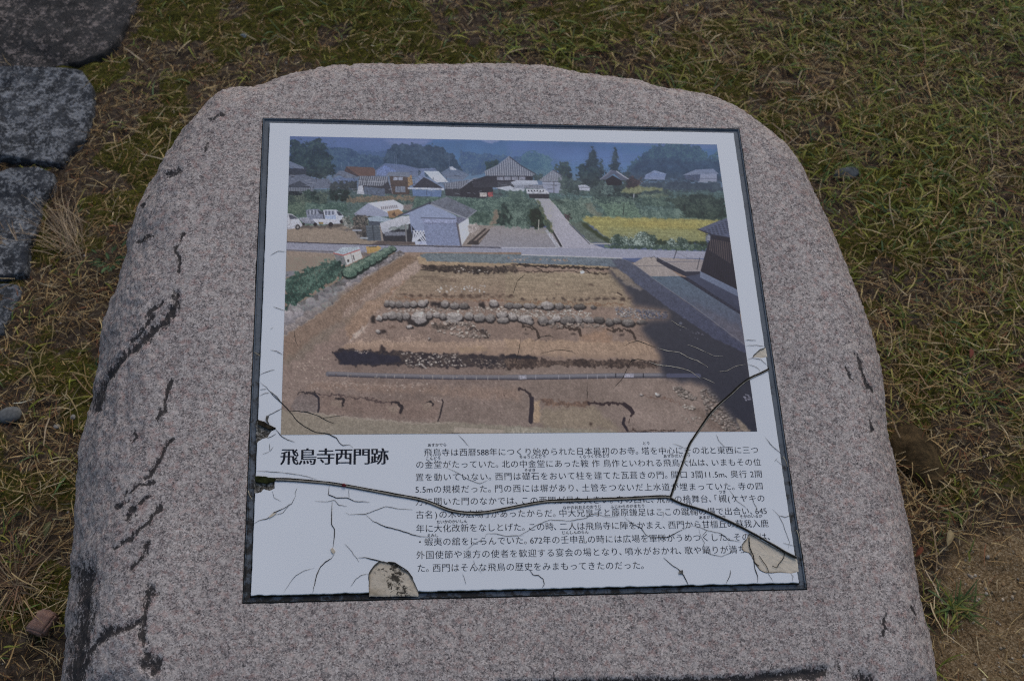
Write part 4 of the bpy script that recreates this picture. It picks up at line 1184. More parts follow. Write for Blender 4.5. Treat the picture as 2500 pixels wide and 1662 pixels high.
    L('B', '1500,650 1700,610 1830,600 2070,650 2100,845 1960,850 1690,830 1640,740', (30, 44, 46), (66, 84, 74), 5); LI('B', '1110,690 1100,800', 2, (46, 58, 56))
    F('B', '580,875 700,860 990,1075 790,1072', (78, 92, 84), (88, 98, 92), 'mf', 7, 2); F('B', '700,860 730,880 975,1040 985,1078 940,1062 720,920', (54, 66, 46), None, 'm', 8, 2)
    F('B', '703,840 760,818 2040,850 1890,1000 1900,1070 970,1035', (136, 134, 80), (128, 134, 84), 'rfm', 6, 2); F('B', '1100,870 1800,880 1800,930 1100,905', (144, 136, 76), None, 'rf', 6, 4, alpha=.6); F('B', '960,930 1850,960 1830,1040 1000,1020', (122, 130, 84), None, 'rf', 6, 4, alpha=.6)
    L('B', '960,1030 1400,1040 1900,1055 1895,1095 960,1075', (30, 44, 36), (60, 78, 54), 3); L('B', '920,1090 1500,1085 1900,1095 1885,1148 940,1122', (42, 66, 54), (88, 116, 94), 3)
    for cx, cy, r in ((1040, 1050, 62), (1120, 1050, 55), (1240, 1045, 70), (1340, 1040, 75), (1300, 1000, 40), (1570, 1060, 48), (1665, 1068, 52)):
        L('B', ' '.join('%d,%d' % (cx + r * math.cos(a), cy + r * .85 * math.sin(a)) for a in np.linspace(0, 6.28, 12, endpoint=False)), (44, 66, 60), (140, 158, 150), 4, thr=.1)
    # --- roads, yard
    F('A', '70,905 1900,900 2060,905 2400,905 2400,1130 70,1130', (124, 119, 116), None, 'f', 4); F('B', '-60,920 420,925 560,1130 -60,1130', (126, 124, 128), None, 'f', 4)
    F('A', '70,925 700,915 760,1030 1310,1080 1310,1110 70,1080', (132, 122, 110), (126, 118, 108), 'f', 4); F('A', '1840,1100 1900,1050 2030,930 2080,905 2400,915 2400,1118 1840,1108', (127, 125, 127), (121, 122, 131), 'f', 4)
    F('B', '-60,910 330,925 370,945 490,1112 -60,1118', (128, 126, 128), (120, 122, 132), 'f', 4); F('A', '560,940 720,920 740,960 680,955', (92, 90, 90), None, 'f', 5, 2)
    F('A', '70,1060 700,1078 1300,1092 2400,1114 2400,1190 1160,1165 560,1155 70,1138', (122, 126, 142), (128, 132, 150), 'f', 3)
    F('B', '-60,1108 520,1116 920,1122 1900,1152 1900,1220 1440,1212 1090,1216 500,1196 -60,1186', (126, 132, 152), (132, 136, 154), 'f', 3)
    F('B', '250,648 395,648 470,730 560,850 640,945 800,1080 930,1124 520,1122 430,945 340,780', (146, 148, 156), (140, 142, 156), 'f', 3); LI('B', '560,850 640,945 780,1078 975,1078', 2.5, (150, 152, 154)); LI('B', '585,885 780,1080', 2, (74, 78, 84))
    F('B', '350,945 380,940 500,1110 460,1110', (146, 150, 160)); F('B', '415,955 435,950 520,1105 500,1108', (52, 54, 60)); LI('B', '440,960 530,1110', 1.5, (160, 162, 168))
    L('B', '255,660 290,670 440,940 400,970 330,800', (70, 84, 72), (116, 116, 80), 3); L('B', '350,860 400,900 420,960 360,940', (50, 70, 60), (96, 108, 76), 3)
    L('B', '-40,660 240,650 330,830 330,930 -40,920', (48, 70, 66), (94, 122, 108), 5); L('B', '195,840 225,760 290,725 345,830 345,915 220,935', (24, 38, 34), (54, 78, 58), 5); LI('B', '295,850 290,945', 2, (150, 150, 146))
    L('A', '2080,860 2140,690 2180,700 2220,860 2200,905 2070,900', (28, 42, 44), (58, 80, 72), 5); L('A', '1840,780 2010,770 2020,880 1840,880', (46, 72, 66), (82, 112, 96), 4)
    F('A', '70,1145 560,1160 640,1240 560,1260 300,1345 60,1390', (130, 120, 110), (124, 116, 110), 'f', 4); F('A', '70,1345 200,1345 140,1385 65,1385', (112, 112, 118), None, 'f', 8)
    LI('A', '80,1062 700,1082 1310,1098 2120,1115', 1.8, (54, 54, 66), jit=.6); LI('A', '78,1138 560,1156 800,1160', 1.2, (64, 64, 72)); LI('A', '1310,1165 2400,1182', 1, (150, 150, 150))
    LI('B', '-60,1114 480,1116', 1.2, (168, 172, 178)); LI('B', '60,1182 500,1196 1090,1216', 2.2, (158, 160, 162))
    # --- parked vehicles
    F('A', '85,930 235,905 380,905 640,880 700,905 560,925 250,935', (84, 80, 78), None, 'f', 6, 2)
    F('A', '195,832 280,825 345,838 350,890 240,885', (132, 138, 152), (104, 110, 126)); F('A', '262,760 300,748 385,748 435,790 440,850 330,855 275,832', (108, 118, 140)); LI('A', '425,770 440,850', 3, (60, 64, 74)); S('A', '275,760 365,756 380,795 285,800', (72, 80, 96), (140, 150, 168), 4); F('A', '375,758 410,770 432,795 395,797', (62, 68, 82))
    F('A', '325,842 470,842 560,830 645,840 600,885 370,895', (176, 180, 188), (150, 156, 170)); F('A', '428,755 555,753 620,808 632,862 560,880 540,845 445,842', (160, 168, 182)); S('A', '440,765 535,762 548,802 448,805', (76, 86, 106), (144, 154, 176), 4); F('A', '552,766 585,775 612,808 575,808', (60, 66, 80)); F('A', '445,808 548,805 552,845 448,840', (130, 150, 186))
    for cx, cy, r in ((500, 893, 22), (607, 866, 20), (352, 893, 18), (240, 890, 14)): E('A', (cx, cy), r, r, (48, 46, 50))
    F('A', '385,872 430,872 430,890 385,890', (120, 108, 70))
    F('A', '85,788 130,795 195,840 232,900 205,925 85,942', (174, 178, 186), (150, 154, 164)); F('A', '98,800 130,802 192,840 108,845', (72, 78, 92)); E('A', (185, 920), 24, 26, (56, 54, 56)); E('A', (185, 920), 12, 13, (120, 120, 122))
    # --- white tent, stacked goods
    F('A', '722,792 860,688 1055,785 1050,820 740,812', (130, 140, 166), (122, 132, 158), 'f', 2); F('A', '855,690 1100,658 1215,720 1165,790 1052,786', (176, 178, 184), (168, 172, 180), 'f', 2)
    for k in range(9): LI('A', '%d,%d %d,%d' % (985 + k * 18, 728 - k * 1.8, 990 + k * 18, 748 - k * 1.8), 3.0, (104, 104, 114), .8)
    F('A', '1200,700 1285,705 1280,760 1200,760', (108, 104, 104), None, 'f', 8, 2); L('A', '725,800 860,805 870,1040 800,1025 735,990 715,950', (40, 42, 46), (112, 108, 104), 3); L('A', '620,820 690,820 710,920 630,915', (70, 76, 74), (150, 152, 152), 3)
    F('A', '850,830 945,812 1105,850 1060,872 870,862', (126, 146, 164), None, 'f', 3); F('A', '860,860 980,868 980,905 870,905', (64, 74, 90)); F('A', '1040,768 1150,748 1195,782 1105,832 1060,832', (150, 124, 94), (122, 100, 80), 'f', 4); F('A', '1080,800 1110,770 1130,825', (92, 76, 66))
    F('A', '835,905 965,898 985,1048 850,1050', (82, 94, 104), (74, 84, 96), 'f', 5)
    for k in range(5): LI('A', '%d,%d %d,%d' % (840, 930 + k * 24, 978, 925 + k * 24), 1, (60, 68, 78))
    LI('A', '900,905 915,1048', 3, (58, 66, 76)); LI('A', '790,1022 850,1025', 4, (130, 140, 150)); LI('A', '715,950 790,950', 4, (126, 134, 146))
    F('A', '985,930 1270,880 1310,1088 1010,1070', (44, 48, 58), (54, 54, 60), 'f', 5); F('A', '970,882 1180,815 1255,812 1262,885 1110,940 1005,985 990,960', (166, 170, 178), (138, 146, 160), 'f', 4); L('A', '1050,930 1240,890 1250,945 1060,950', (96, 108, 110), (140, 148, 150), 2)
    F('A', '1015,965 1210,965 1215,1000 1018,1002', (100, 106, 120)); LI('A', '1215,900 1225,1060', 3, (110, 112, 116)); F('A', '960,1050 1310,1062 1310,1088 880,1085', (86, 80, 80), None, 'f', 6)
    # --- white shed
    F('A', '1155,812 1442,690 1700,812 1745,1097 1312,1087 1272,960 1250,800', (118, 134, 168), (112, 128, 162), 'f', 2); F('A', '1272,900 1312,960 1420,960 1420,1052 1312,1055 1285,1000', (44, 48, 62))
    for k in range(5): LI('A', '%d,955 %d,1055' % (1290 + k * 34, 1390 + k * 20 - 10), 3, (168, 178, 200)); LI('A', '%d,955 %d,1055' % (1420 - k * 30, 1310 - k * 8 + 4), 3, (168, 178, 200))
    F('A', '1310,1052 1420,1052 1420,1090 1312,1088', (146, 158, 192)); S('A', '1382,885 1700,882 1738,1097 1418,1092', (110, 124, 160), (102, 116, 150), 22, axis=1); F('A', '1372,842 1700,850 1702,882 1380,882', (122, 134, 170)); LI('A', '1365,832 1690,838', 2.2, (74, 80, 102)); LI('A', '1390,882 1705,885', 1.4, (86, 94, 124))
    F('A', '1700,815 1810,838 1725,895 1705,880', (92, 98, 122)); F('A', '1722,890 1818,832 1830,975 1752,1097', (178, 182, 186), (170, 172, 176), 'f', 2); LI('A', '1705,880 1745,1095', 3.5, (82, 82, 96))
    F('A', '1432,688 1612,628 1895,760 1800,838', (94, 102, 116), (86, 94, 110), 'fm', 5); LI('A', '1432,690 1800,838', 3.5, (120, 128, 144)); LI('A', '1150,812 1440,690', 4, (66, 72, 88)); E('A', (1445, 690), 16, 14, (58, 64, 78)); LI('A', '1800,838 1895,762', 2, (120, 126, 138))
    L('A', '1800,900 1880,890 1940,920 1860,980 1820,970', (116, 112, 112), (164, 160, 160), 3); S('A', '1795,1083 1970,930 2025,942 1915,1086', (124, 116, 112), (52, 50, 52), 5, slant=1.1)
    F('A', '1830,1050 1915,1050 1912,1088 1800,1084', (58, 56, 58), None, 'f', 8)
    # --- the excavation: base earth
    F('C', '80,140 2400,140 2400,1600 80,1600', (128, 112, 100), (120, 106, 99), 'mfl', 4); F('D', '-20,215 2200,215 2200,1700 -20,1700', (128, 112, 100), (120, 106, 99), 'mfl', 4)
    F('E', '300,-100 2400,-100 2400,720 300,720', (118, 104, 97), (117, 107, 101), 'mfl', 4); F('F', '-30,60 1960,60 1960,640 -30,640', (120, 108, 100), (117, 107, 101), 'mfl', 4)
    # left: car park edge, hedges, stone wall
    F('C', '140,120 620,135 680,240 480,420 140,450', (130, 120, 110), None, 'f', 4); F('C', '150,320 280,318 200,372 145,378', (114, 114, 122), None, 'f', 6)
    F('C', '150,110 620,125 900,130 900,160 600,152 150,125', (118, 118, 126), None, 'f', 3); LI('C', '158,120 600,136', 1.2, (66, 66, 74)); LI('C', '158,42 700,62 1380,78 2200,95', 1.8, (54, 54, 66))
    F('C', '860,145 1000,150 960,190 880,170', (96, 92, 92))
    F('C', '140,690 240,640 480,500 690,390 830,340 880,340 600,560 300,720 135,780', (120, 108, 98), None, 'f', 5)
    F('C', '130,940 135,690 400,560 700,390 1000,250 1240,120 1290,150 1280,170 900,400 600,640 380,790', (92, 90, 92), None, 'mf', 10)
    rg = np.random.default_rng(5)
    for i in range(95):
        u = rg.uniform(0, 1) ** 0.8; v = rg.uniform(0.08, 0.92); sz = 64 * (1 - u) ** 1.2 + 13
        a = np.array([135, 700]) * (1 - u) + np.array([1235, 128]) * u; b = np.array([132, 930]) * (1 - u) + np.array([1275, 168]) * u
        c = a + (b - a) * v; g = rg.uniform(112, 146); E('C', c, sz * rg.uniform(.7, 1.1), sz * rg.uniform(.5, .8), (g + 8, g + 5, g + 7), (g - 26, g - 26, g - 20), 0.6, 'fm', 6)
    for k in range(14):
        u = k / 14; c = np.array([160, 895]) * (1 - u) + np.array([1200, 190]) * u; E('C', c + rg.normal(0, 8, 2), 70 * (1 - u) + 14, 42 * (1 - u) + 9, (138, 133, 132), (100, 97, 98), 0.7, 'fm', 6)
    LI('C', '132,940 380,790 600,640 900,400 1280,165', 2.5, (150, 140, 128), .8, jit=2)
    F('A', '528,1165 620,1112 772,1110 805,1212 650,1285 565,1275', (170, 168, 168), None, 'f', 2); F('A', '528,1168 622,1188 656,1284 570,1272', (108, 110, 114)); F('A', '528,1165 615,1110 775,1110 772,1132 620,1184', (142, 158, 168)); LI('A', '530,1168 620,1188 775,1136', 2.6, (156, 88, 88)); LI('A', '690,1165 715,1262', 1.5, (110, 110, 112)); LI('A', '715,1190 725,1230', 2.5, (80, 80, 84)); E('A', (668, 1240), 10, 14, (60, 58, 60))
    F('A', '838,1105 960,1098 985,1120 950,1150 850,1175', (166, 140, 84), (146, 122, 76), 'f', 3); F('A', '858,1102 945,1100 930,1112 870,1112', (92, 88, 74))
    L('C', '135,400 250,340 330,300 450,265 600,200 670,230 705,310 690,385 480,490 260,625 135,690', (30, 50, 48), (82, 112, 100), 5); LI('C', '230,410 400,350 560,290', 1.2, (120, 116, 104), .7, jit=3); LI('C', '420,320 450,420', 1.2, (110, 106, 96), .7)
    for cx, cy, rx, ry in ((1165, 108, 45, 30), (1115, 130, 55, 37), (1070, 160, 62, 42), (1010, 190, 70, 48), (945, 225, 74, 50), (885, 258, 78, 54), (822, 290, 80, 56), (760, 330, 82, 60)):
        rx *= .86; ry *= .95; E('C', (cx, cy + 10), rx * 1.12, ry * 1.08, (30, 42, 40), None, 1); L('C', ' '.join('%d,%d' % (cx + rx * math.cos(a), cy + ry * math.sin(a)) for a in np.linspace(0, 6.28, 14, endpoint=False)), (56, 84, 74), (100, 128, 108), 0.8); LI('C', '%d,%d %d,%d %d,%d' % (cx - rx, cy + ry * .55, cx - rx * .1, cy + ry * 1.02, cx + rx * .9, cy + ry * .6), 2.4, (26, 38, 38), .9); E('C', (cx - rx * .1, cy - ry * .4), rx * .6, ry * .35, (106, 132, 112), (92, 118, 100), 1, 'fm', 10)
    # left bank of the pit
    F('C', '125,945 380,795 600,645 900,405 1285,165 1420,170 1400,225 1130,380 1000,480 700,690 690,780 560,860 200,1160 120,1180', (120, 105, 91), (121, 105, 93), 'mf', 5, 2)
    F('C', '640,560 900,400 1280,172 1400,195 1130,370 900,500 700,610', (116, 98, 80), None, 'mf', 5, 4, alpha=.6)
    F('C', '1400,215 1425,250 1445,310 1290,450 1130,580 1080,600 950,640 720,760 690,775 720,700 1000,480', (146, 132, 122), (138, 122, 112), 'mf', 6, 2)
    F('C', '690,790 1000,590 1280,420 1330,400 1130,570 960,670 730,830', (134, 112, 94), None, 'mf', 6, 3)
    F('C', '120,1180 560,860 720,760 1130,470 1170,470 800,760 560,960 240,1180 120,1260', (112, 104, 94), None, 'mf', 5, 5, alpha=.8)
    F('C', '720,860 850,700 950,600 1100,540 1150,560 1080,660 980,740 760,980', (140, 120, 102), (132, 112, 96), 'mf', 6, 3); F('C', '760,980 830,900 950,790 900,900 800,980', (156, 144, 134), None, 'mf', 8, 3); L('C', '700,700 900,560 1060,440 1100,450 900,600 720,760', (120, 104, 94), (158, 144, 132), 3)
    # flat upper floor
    F('C', '1130,590 1340,370 1460,300 2400,330 2400,610 1130,600', (131, 120, 102), (128, 112, 97), 'mfr', 5, 2); F('D', '-20,300 890,300 1000,440 1100,600 -20,600', (134, 124, 104), (132, 118, 100), 'mfr', 5, 2)
    F('C', '1340,370 1560,370 1700,410 1600,420 1350,390', (100, 90, 78), None, 'mf', 6, 3, alpha=.6); LI('C', '1340,370 1600,380 1800,410', 2.5, (96, 82, 72), .6, jit=4)
    D('C', '1640,455 2060,455 2060,520 1560,520', 60, 1, 3, [(168, 162, 156)], 11, .3)
    # far retaining wall
    F('C', '1430,165 1500,148 2400,160 2400,255 1500,225 1460,210', (94, 106, 112), None, 'mf', 6); F('D', '-20,152 500,165 980,182 1000,270 870,250 -20,218', (94, 108, 118), (86, 98, 110), 'mf', 6)
    rg = np.random.default_rng(8)
    for i in range(90):
        x = rg.uniform(1500, 2340); y = rg.uniform(165, 225) ; LI('C', '%d,%d %d,%d' % (x, y, x + 22, y + rg.choice([-12, 12])), 1.2, (118, 128, 130), .6)
    for i in range(80):
        x = rg.uniform(0, 900); y = rg.uniform(172, 225) ; LI('D', '%d,%d %d,%d' % (x, y, x + 20, y + rg.choice([-12, 12])), 1.2, (114, 124, 132), .6)
    D('D', '0,172 560,185 560,205 0,200', 30, 1.5, 3.5, [(140, 128, 118), (130, 126, 124)], 12)
    F('C', '1400,180 1480,190 1500,225 2400,255 2400,280 1480,262 1420,240', (146, 130, 106), None, 'mf', 4, 1); F('D', '-20,218 870,250 890,262 -20,240', (144, 130, 104), None, 'mf', 4, 1)
    L('C', '1440,262 1700,265 2360,285 2360,325 1900,342 1700,335 1480,305', (34, 32, 34), (92, 82, 74), 3); D('C', '1700,285 2100,290 2100,330 1800,330', 25, .8, 2, [(160, 156, 150)], 13); LI('C', '1440,305 1560,320', 2, (50, 46, 46))
    L('D', '-20,235 70,235 75,275 -20,292', (64, 58, 56), (110, 98, 86), 3); LI('D', '80,240 300,250 520,256 880,270', 5.5, (56, 50, 48), jit=2); LI('D', '0,290 300,296 520,292 720,308 890,312', 2.4, (66, 58, 52), jit=2); LI('D', '250,265 290,280 300,295', 2.5, (60, 54, 50)); LI('D', '640,285 690,288 710,308', 2.5, (60, 54, 50)); D('D', '610,290 660,290 660,310 610,310', 4, 2, 4, [(190, 186, 182)], 14)
    E('D', (720, 410), 26, 9, (70, 58, 52), rag=1.5); E('D', (430, 405), 26, 6, (110, 96, 84), rag=1.5); LI('D', '950,478 990,500', 3, (66, 56, 52))
    # row of small pits
    for x in range(1260, 2340, 78): E('C', (x + 20, 552 + (x % 5) * 3), 34, 11, (74, 62, 56), (96, 80, 68), 3)
    LI('C', '1200,570 1700,590 2340,608', 2.2, (118, 86, 66), .8, jit=3); LI('D', '0,555 400,558 700,575 1000,575', 2.6, (116, 88, 68), .8, jit=3); LI('D', '60,500 700,505 1050,520', 1.2, (110, 96, 80), .7, jit=2)
    for x, w in ((125, 24), (240, 16), (340, 10), (402, 12), (485, 24), (580, 12), (635, 24), (695, 18), (770, 32), (855, 32), (925, 28), (990, 26), (1050, 20)): E('D', (x, 532 + (x % 7)), w, 10, (58, 50, 48), (84, 72, 64), 2)
    # stone rows and gravel
    D('C', '1100,650 2400,660 2400,715 1120,700', 300, 1, 3.4, [(146, 138, 130), (128, 120, 112), (166, 158, 150)], 21, .5); D('D', '0,612 600,618 720,650 700,690 0,700', 330, 1, 3, [(152, 148, 142), (130, 126, 120), (168, 164, 158)], 22, .5)
    D('D', '920,600 1100,610 1390,640 1390,695 1150,705 940,680', 260, 1, 3.2, [(128, 126, 126), (150, 148, 146), (106, 106, 112)], 23, .6)
    def stones(reg, spec):
        for cx, cy, rx, ry, g in spec:
            E(reg, (cx + 5, cy + ry * .42), rx * 1.1, ry * .95, (44, 41, 42), None, 0.8); E(reg, (cx, cy), rx * .94, ry * .92, (g + 18, g + 15, g + 12), (g - 30, g - 32, g - 31), 1.1, 'fm', 9); E(reg, (cx - rx * .1, cy - ry * .35), rx * .62, ry * .34, (g + 22, g + 19, g + 16), (g + 8, g + 6, g + 4), 1.2, 'fm', 7)
    stones('C', [(1115, 625, 30, 34, 108), (1165, 630, 34, 34, 114), (1235, 635, 42, 32, 110), (1305, 635, 36, 32, 112), (1370, 635, 40, 34, 116), (1450, 625, 48, 36, 134), (1500, 612, 16, 20, 130), (1668, 630, 44, 36, 126), (1765, 645, 48, 32, 110), (1850, 648, 48, 30, 92), (2135, 625, 46, 36, 130), (2290, 645, 60, 24, 104)])
    E('C', (1590, 640), 48, 30, (44, 42, 44), None, 4); E('C', (2015, 640), 42, 32, (48, 44, 44), None, 4)
    stones('D', [(20, 588, 40, 26, 104), (80, 592, 44, 22, 108), (185, 590, 56, 24, 116), (340, 585, 62, 36, 132), (445, 592, 42, 26, 104), (270, 598, 26, 16, 120), (520, 598, 30, 16, 106), (620, 598, 56, 26, 78), (740, 602, 26, 16, 86)])
    stones('C', [(1045, 770, 34, 26, 140), (1100, 745, 30, 36, 124), (1165, 740, 46, 42, 122), (1235, 750, 36, 42, 110), (1300, 745, 40, 38, 122), (1425, 762, 82, 66, 138), (1520, 740, 34, 38, 118), (1590, 735, 40, 28, 130), (1650, 750, 38, 34, 116), (1760, 755, 84, 50, 138), (1740, 800, 70, 24, 126), (1900, 745, 46, 42, 120), (2000, 760, 60, 42, 118), (2100, 765, 50, 40, 112), (2215, 735, 58, 30, 130), (2225, 785, 60, 30, 118), (2320, 755, 46, 38, 124)])
    E('C', (1340, 800), 28, 34, (52, 48, 48), None, 3); E('C', (990, 790), 26, 42, (48, 44, 44), None, 3)
    stones('D', [(40, 690, 38, 28, 124), (145, 700, 66, 36, 136), (190, 735, 30, 20, 120), (305, 715, 50, 40, 112), (420, 700, 40, 28, 138), (520, 715, 68, 36, 98), (615, 712, 40, 36, 112), (700, 712, 50, 28, 114), (790, 710, 46, 32, 84), (375, 730, 34, 22, 116), (880, 730, 38, 34, 96), (950, 720, 40, 26, 100), (1040, 735, 58, 36, 104), (1160, 735, 50, 18, 92)])
    D('C', '1530,800 1900,800 2000,850 2130,940 1900,960 1600,900', 190, 1.2, 4.2, [(142, 134, 126), (118, 110, 104), (160, 152, 144)], 24, .8); D('D', '240,745 700,740 880,770 640,780 420,790', 90, 1.2, 3.4, [(142, 134, 126), (118, 110, 104)], 25, .8)
    L('C', '1550,820 1780,820 1700,860 1640,880 1560,870', (46, 42, 42), (104, 94, 86), 4); L('C', '1890,860 2060,880 2090,950 2050,940 2000,900 1900,880', (44, 40, 42), (80, 72, 66), 4)
    E('C', (1080, 905), 30, 16, (54, 48, 48), None, 3); E('C', (1160, 850), 34, 14, (84, 70, 62), None, 4); stones('C', [(1330, 850, 36, 20, 136), (1030, 895, 22, 18, 140), (1500, 960, 30, 16, 142)])
    E('D', (160, 832), 18, 10, (54, 48, 46), None, 2); E('D', (572, 835), 22, 12, (50, 44, 42), None, 2); E('D', (985, 842), 22, 10, (52, 46, 46), None, 2)
    for t in ('130,775 215,782 250,810 268,862', '430,785 560,788 620,795 632,850', '865,798 1050,800 1085,830 1105,872'): LI('D', t, 6, (60, 52, 48), .95, jit=3)
    L('C', '780,970 1180,960 1500,930 1500,1010 1000,1000 760,1010', (122, 106, 96), (160, 142, 128), 4)
    F('C', '660,1065 760,1000 1000,985 1500,1000 2400,960 2400,1110 1800,1105 1480,1095 1000,1075', (148, 130, 114), (140, 120, 104), 'mf', 5, 3); F('C', '1800,1030 2050,1040 2060,1090 1800,1085', (150, 130, 108), None, 'mf', 5, 5)
    F('D', '-20,880 620,900 1200,900 1300,1000 1330,1060 -20,1020', (146, 126, 106), (138, 120, 104), 'mf', 5, 3); F('D', '620,850 860,790 900,900 640,900', (140, 112, 88), None, 'mf', 6, 6, alpha=.6)
    E('C', (1075, 1062), 26, 32, (56, 50, 52), None, 2)
    # main trench and drain pipe
    L('C', '600,1092 660,1060 950,1072 1100,1082 1500,1100 1800,1112 2400,1125 2400,1240 1900,1242 1500,1240 1240,1222 660,1216', (42, 40, 46), (78, 70, 66), 3, thr=.25); F('C', '605,1100 700,1080 940,1092 1240,1130 1240,1190 1000,1210 690,1216', (46, 46, 56), None, 'm', 6, 2)
    D('C', '1240,1090 1800,1115 1880,1230 1300,1225', 170, .8, 3.0, [(128, 122, 118), (104, 98, 96), (150, 146, 142)], 31, .4); D('C', '1900,1150 2400,1160 2400,1240 1950,1240', 110, .8, 2.6, [(118, 110, 104), (92, 86, 84)], 32, .4); D('C', '800,1070 940,1080 930,1110 820,1100', 20, .8, 2, [(130, 124, 120)], 33); LI('C', '1450,1215 1490,1245', 3, (140, 136, 132))
    L('D', '-20,1022 245,1026 260,1056 900,1058 1330,1070 1318,1126 900,1122 400,1118 -20,1146', (48, 42, 42), (104, 90, 80), 3); F('D', '-20,1022 245,1026 245,1052 -20,1050', (44, 42, 48), None, 'm', 5, 2)
    LI('D', '0,1212 500,1206 900,1198 1400,1196 1660,1196', 11.5, (94, 96, 104)); LI('D', '0,1203 500,1197 900,1189 1400,1188 1650,1189', 3.4, (118, 118, 124), .7); LI('D', '0,1230 500,1223 900,1214 1400,1212 1650,1212', 3, (58, 56, 64), .8)
    LI('C', '555,1300 1000,1316 1700,1332 2400,1335', 11, (94, 95, 102)); LI('C', '560,1288 1000,1305 1700,1320 2400,1322', 3.4, (118, 116, 120), .7); LI('C', '560,1317 1000,1333 1700,1350 2400,1352', 2.6, (56, 53, 60), .8)
    for x in (745, 1020, 1108, 1190, 1282, 1462, 1555, 1650, 1748, 1862, 1970, 2080, 2185): LI('C', '%d,%d %d,%d' % (x, 1295 + (x - 600) * .022, x, 1325 + (x - 600) * .022), 1.2, (146, 144, 142), .9)
    for x in (95, 240, 440, 535, 690, 775, 850): LI('D', '%d,1192 %d,1226' % (x, x), 1.3, (146, 146, 152), .8)
    for x in (935, 1175): LI('D', '%d,1180 %d,1212' % (x, x), 2.2, (36, 36, 44), .9)
    F('D', '1010,1180 1095,1180 1090,1212 1010,1212', (136, 138, 150)); F('D', '100,1195 160,1193 160,1225 100,1227', (136, 138, 148))
    # lower floor
    F('E', '640,250 1200,280 1800,300 2400,310 2400,420 1700,370 1000,330 500,320', (130, 112, 100), None, 'mf', 5, 6, alpha=.7); LI('E', '470,250 900,262 1200,285 1550,280', 2, (148, 134, 124), .7, jit=3); D('E', '480,240 1600,260 1600,340 560,320', 60, .8, 2.4, [(148, 138, 130)], 41)
    D('E', '440,20 740,20 640,200 400,260', 70, .8, 2.2, [(150, 138, 126)], 42); D('E', '320,100 2350,240 2350,560 320,480', 160, .6, 1.8, [(146, 136, 126), (92, 80, 72)], 43)
    F('E', '640,360 1250,410 1660,410 1700,480 1660,590 1300,570 900,540 640,530', (115, 100, 92), None, 'mf', 5, 4, alpha=.7); F('E', '395,470 440,380 480,355 600,370 636,400 630,520 610,535 420,505', (106, 98, 96), (110, 104, 102), 'mf', 6, 1)
    LI('E', '455,350 480,335 600,352 650,362', 4.2, (58, 54, 56), jit=3); LI('E', '600,360 636,395 638,480 625,532', 4, (48, 46, 52), jit=1); LI('E', '650,362 900,380 1100,408 1260,435', 2.8, (76, 66, 66), jit=3)
    for pts, w in (('785,402 830,398 855,408 850,435 835,460', 5), ('1275,440 1310,430 1350,455 1362,480 1345,518', 6), ('1565,438 1610,428 1632,440 1625,465', 4)): LI('E', pts, w, (50, 46, 48), jit=2)
    for cx, cy in ((790, 435), (1290, 490), (1590, 455)): E('E', (cx, cy), 52, 34, (124, 112, 102), None, 3)
    for pts, w in (('800,405 840,398 856,415 846,448', 5), ('1290,436 1330,440 1360,470 1346,515', 6), ('1580,432 1612,428 1632,442 1626,462', 4)): LI('E', pts, w, (50, 46, 48), jit=2)
    LI('E', '1705,415 1718,440 1700,500 1670,602', 3, (54, 50, 52), jit=2); D('E', '1600,370 1720,400 1700,430 1600,400', 16, .8, 2, [(156, 146, 138)], 44)
    F('E', '300,488 420,512 640,530 780,545 900,560 1100,580 1300,592 1500,612 1800,602 2400,635 2400,725 300,725', (126, 120, 108), (122, 118, 108), 'mf', 4, 1.5); LI('E', '420,512 640,530 780,545 900,560 1100,580 1300,592 1500,612 1800,602', 2, (146, 140, 130), .8, jit=2)
    F('E', '1815,645 2310,672 2310,700 1815,692', (140, 134, 124), None, 'f', 3); LI('E', '1750,705 1850,702', 3, (60, 58, 62)); F('F', '-30,575 60,572 350,580 640,592 850,606 850,640 -30,640', (124, 122, 112), None, 'mf', 4, 1.5); F('F', '30,590 60,572 260,608 240,640 20,640', (134, 132, 122))
    F('D', '220,1420 270,1410 285,1600 215,1600', (150, 132, 110), None, 'mf', 4, 2); LI('D', '95,1306 150,1330 190,1365 206,1410', 6, (56, 50, 52), jit=2); LI('D', '206,1400 205,1480 195,1600', 9.5, (50, 46, 52), jit=2)
    L('D', '280,1398 420,1412 560,1418 720,1425 700,1455 560,1468 420,1460 310,1440', (84, 68, 60), (120, 100, 86), 3); LI('D', '700,1430 850,1440 980,1440 1040,1465 1075,1500 1085,1530 1070,1548', 6.5, (56, 48, 50), jit=2); LI('D', '1010,1445 1060,1480 1082,1515', 9, (50, 44, 48))
    F('F', '260,430 680,420 760,520 900,600 640,592 260,580', (128, 120, 100), None, 'mf', 4, 5, alpha=.6); LI('F', '905,508 895,550 925,600', 6, (48, 44, 50), jit=2); LI('F', '940,602 1100,605 1300,612', 3.5, (72, 62, 58), jit=3); LI('F', '945,515 938,545', 2, (70, 60, 56)); E('F', (640, 558), 14, 8, (70, 60, 54), None, 3)
    LI('D', '1170,1370 1400,1400 1530,1450', 2, (104, 84, 74), .8, jit=3); stones('D', [(1300, 1362, 22, 16, 158), (1155, 1365, 18, 9, 140)])
    F('F', '1350,400 1500,440 1700,560 1750,612 1600,600 1500,520', (104, 92, 84), None, 'mf', 6, 4, alpha=.7)
    D('D', '1425,1292 1495,1290 1600,1360 1650,1390 1600,1405 1500,1385', 110, 1.6, 4.2, [(136, 130, 124), (112, 106, 102)], 51, .9); D('F', '1490,300 1540,275 1620,300 1680,380 1760,500 1800,600 1700,612 1540,480 1520,420', 330, 1.6, 4.6, [(138, 132, 126), (114, 108, 104), (98, 92, 90)], 52, .9)
